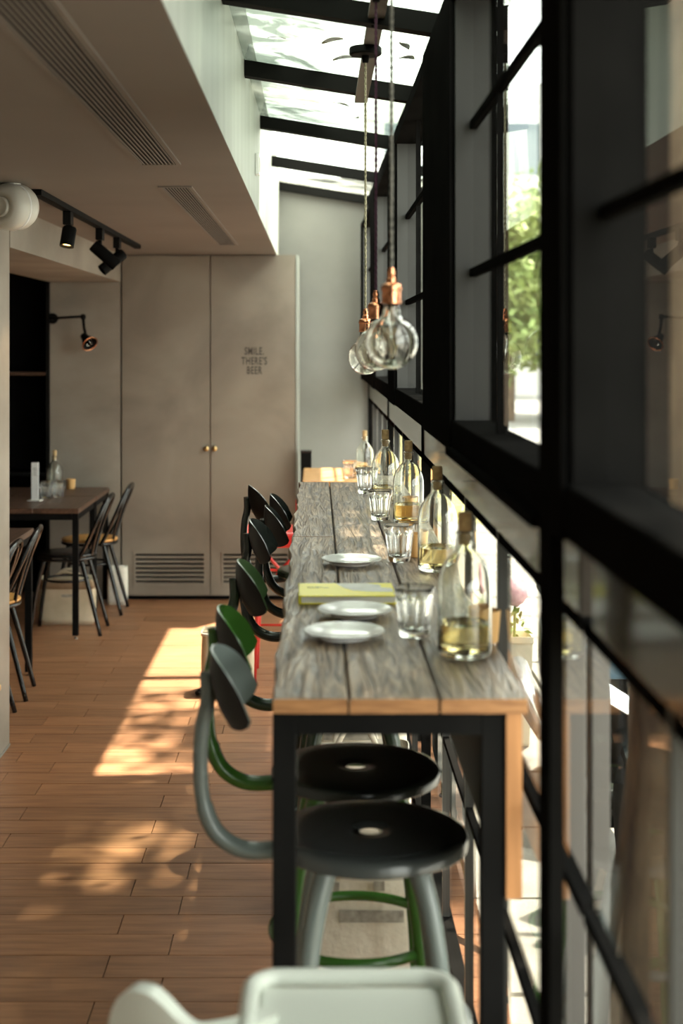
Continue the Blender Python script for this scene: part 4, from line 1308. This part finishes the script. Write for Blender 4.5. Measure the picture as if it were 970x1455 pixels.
# parked scooter between the posts and the trunk
sx = thing('parked_scooter', 'dark motor scooter parked outside between the grey posts and the trunk', 'scooter', (0.95, 4.72, 0), R(180))
for y in (-0.62, 0.62):
    bm = B()
    tube(bm, [(0, y + 0.205 * math.cos(2 * math.pi * k / 28), 0.25 + 0.205 * math.sin(2 * math.pi * k / 28)) for k in range(28)], 0.045, 10, closed=True, up=(1, 0, 0))
    w = obj('wheel', bm, M['rubber'], sx, smooth=True)
    bm = B()
    lathe(bm, [(0, -0.03), (0.05, -0.03), (0.06, 0), (0.05, 0.03), (0, 0.03)], 16, org=(0, y, 0.25), rot=Matrix.Rotation(R(90), 3, 'Y'))
    for k in range(5):
        a = 2 * math.pi * k / 5
        tube(bm, [(0, y + 0.05 * math.cos(a), 0.25 + 0.05 * math.sin(a)), (0, y + 0.18 * math.cos(a), 0.25 + 0.18 * math.sin(a))], 0.012, 6)
    obj('rim', bm, M['steel'], w, smooth=True)
bm = B(); tube(bm, catmull([(0, 0.62, 0.25), (0, 0.50, 0.60), (0, 0.40, 0.95), (0, 0.36, 1.02)], 4), 0.024, 10)
obj('fork', bm, M['steel'], sx, smooth=True)
bm = B(); sheet(bm, lambda u, v: ((u - .5) * (0.36 - 0.10 * v), 0.44 + 0.10 * math.cos((u - .5) * 3) - 0.13 * v, 0.34 + 0.56 * v), 12, 10, 0.02)
obj('front_shield', bm, M['bike_black'], sx, smooth=True, auto=50)
bm = B()
tube(bm, catmull([(0, 0.40, 0.22), (0, 0.10, 0.20), (0, -0.20, 0.24)], 5), [0.13, 0.11], 14, flat=0.45)
obj('floorboard', bm, M['bike_black'], sx, smooth=True)
bm = B(); tube(bm, catmull([(0, -0.05, 0.42), (0, -0.25, 0.52), (0, -0.55, 0.56), (0, -0.82, 0.60)], 5), [0.10, 0.15, 0.16, 0.17, 0.17, 0.165, 0.16, 0.15, 0.14, 0.13, 0.12, 0.11, 0.10, 0.08, 0.06, 0.03], 16, flat=1.0)
obj('body', bm, M['bike_black'], sx, smooth=True)
bm = B(); tube(bm, catmull([(0, -0.06, 0.70), (0, -0.30, 0.74), (0, -0.55, 0.76), (0, -0.80, 0.76)], 5), [0.08, 0.13, 0.14, 0.14, 0.14, 0.14, 0.14, 0.14, 0.14, 0.14, 0.13, 0.13, 0.12, 0.11, 0.09, 0.05], 14, up=(0, 0, 1), flat=0.42)
obj('seat', bm, M['rubber'], sx, smooth=True)
bm = B(); tube(bm, catmull([(-0.30, 0.30, 1.02), (-0.16, 0.36, 1.04), (0, 0.38, 1.03), (0.16, 0.36, 1.04), (0.30, 0.30, 1.02)], 4), 0.014, 8)
hb = obj('handlebar', bm, M['steel'], sx, smooth=True)
for s in (-1, 1):
    bm = B(); tube(bm, [(0.20 * s, 0.36, 1.04), (0.23 * s, 0.40, 1.18)], 0.005, 6)
    lathe(bm, [(0, -0.01), (0.045, -0.006), (0.05, 0.004), (0, 0.008)], 16, org=(0.235 * s, 0.40, 1.21), rot=Matrix.Rotation(R(90), 3, 'X'))
    obj('mirror', bm, M['steel'], hb, smooth=True)
bm = B(); lathe(bm, [(0, 0.06), (0.05, 0.05), (0.07, 0.02), (0.07, -0.04), (0, -0.06)], 18, org=(0, 0.50, 0.90), rot=Matrix.Rotation(R(-80), 3, 'X'))
obj('headlight', bm, M['steel'], sx, smooth=True)
bm = B(); sheet(bm, lambda u, v: ((v - .5) * 0.15 , 0.62 + 0.255 * math.cos(R(20) + u * R(135)), 0.25 + 0.255 * math.sin(R(20) + u * R(135)) + 0.02 * (1 - (2 * v - 1) ** 2)), 16, 6, 0.006)
obj('front_fender', bm, M['bike_black'], sx, smooth=True, auto=50)
bm = B(); bx(bm, -0.13, 0.16, 0.55, 0.58, 0.66, 0.76)
obj('leg_panel', bm, M['bike_blue'], sx, bevel=0.01)
bm = B(); hexa(bm, [(-0.07, 0.60, 0.50), (0.10, 0.60, 0.60), (0.10, 0.63, 0.60), (-0.07, 0.63, 0.50), (-0.07, 0.58, 0.55), (0.10, 0.58, 0.66), (0.10, 0.61, 0.66), (-0.07, 0.61, 0.55)])
obj('chrome_trim', bm, M['steel'], sx, bevel=0.004)
bm = B(); tube(bm, [(0.14, -0.30, 0.26), (0.15, -0.62, 0.30), (0.15, -0.90, 0.36)], [0.03, 0.05, 0.045], 12)
obj('exhaust', bm, M['steel'], sx, smooth=True)
bm = B(); tube(bm, [(-0.06, -0.05, 0.22), (-0.14, -0.08, 0.0)], 0.012, 8)
obj('kickstand', bm, M['steel'], sx, smooth=True)
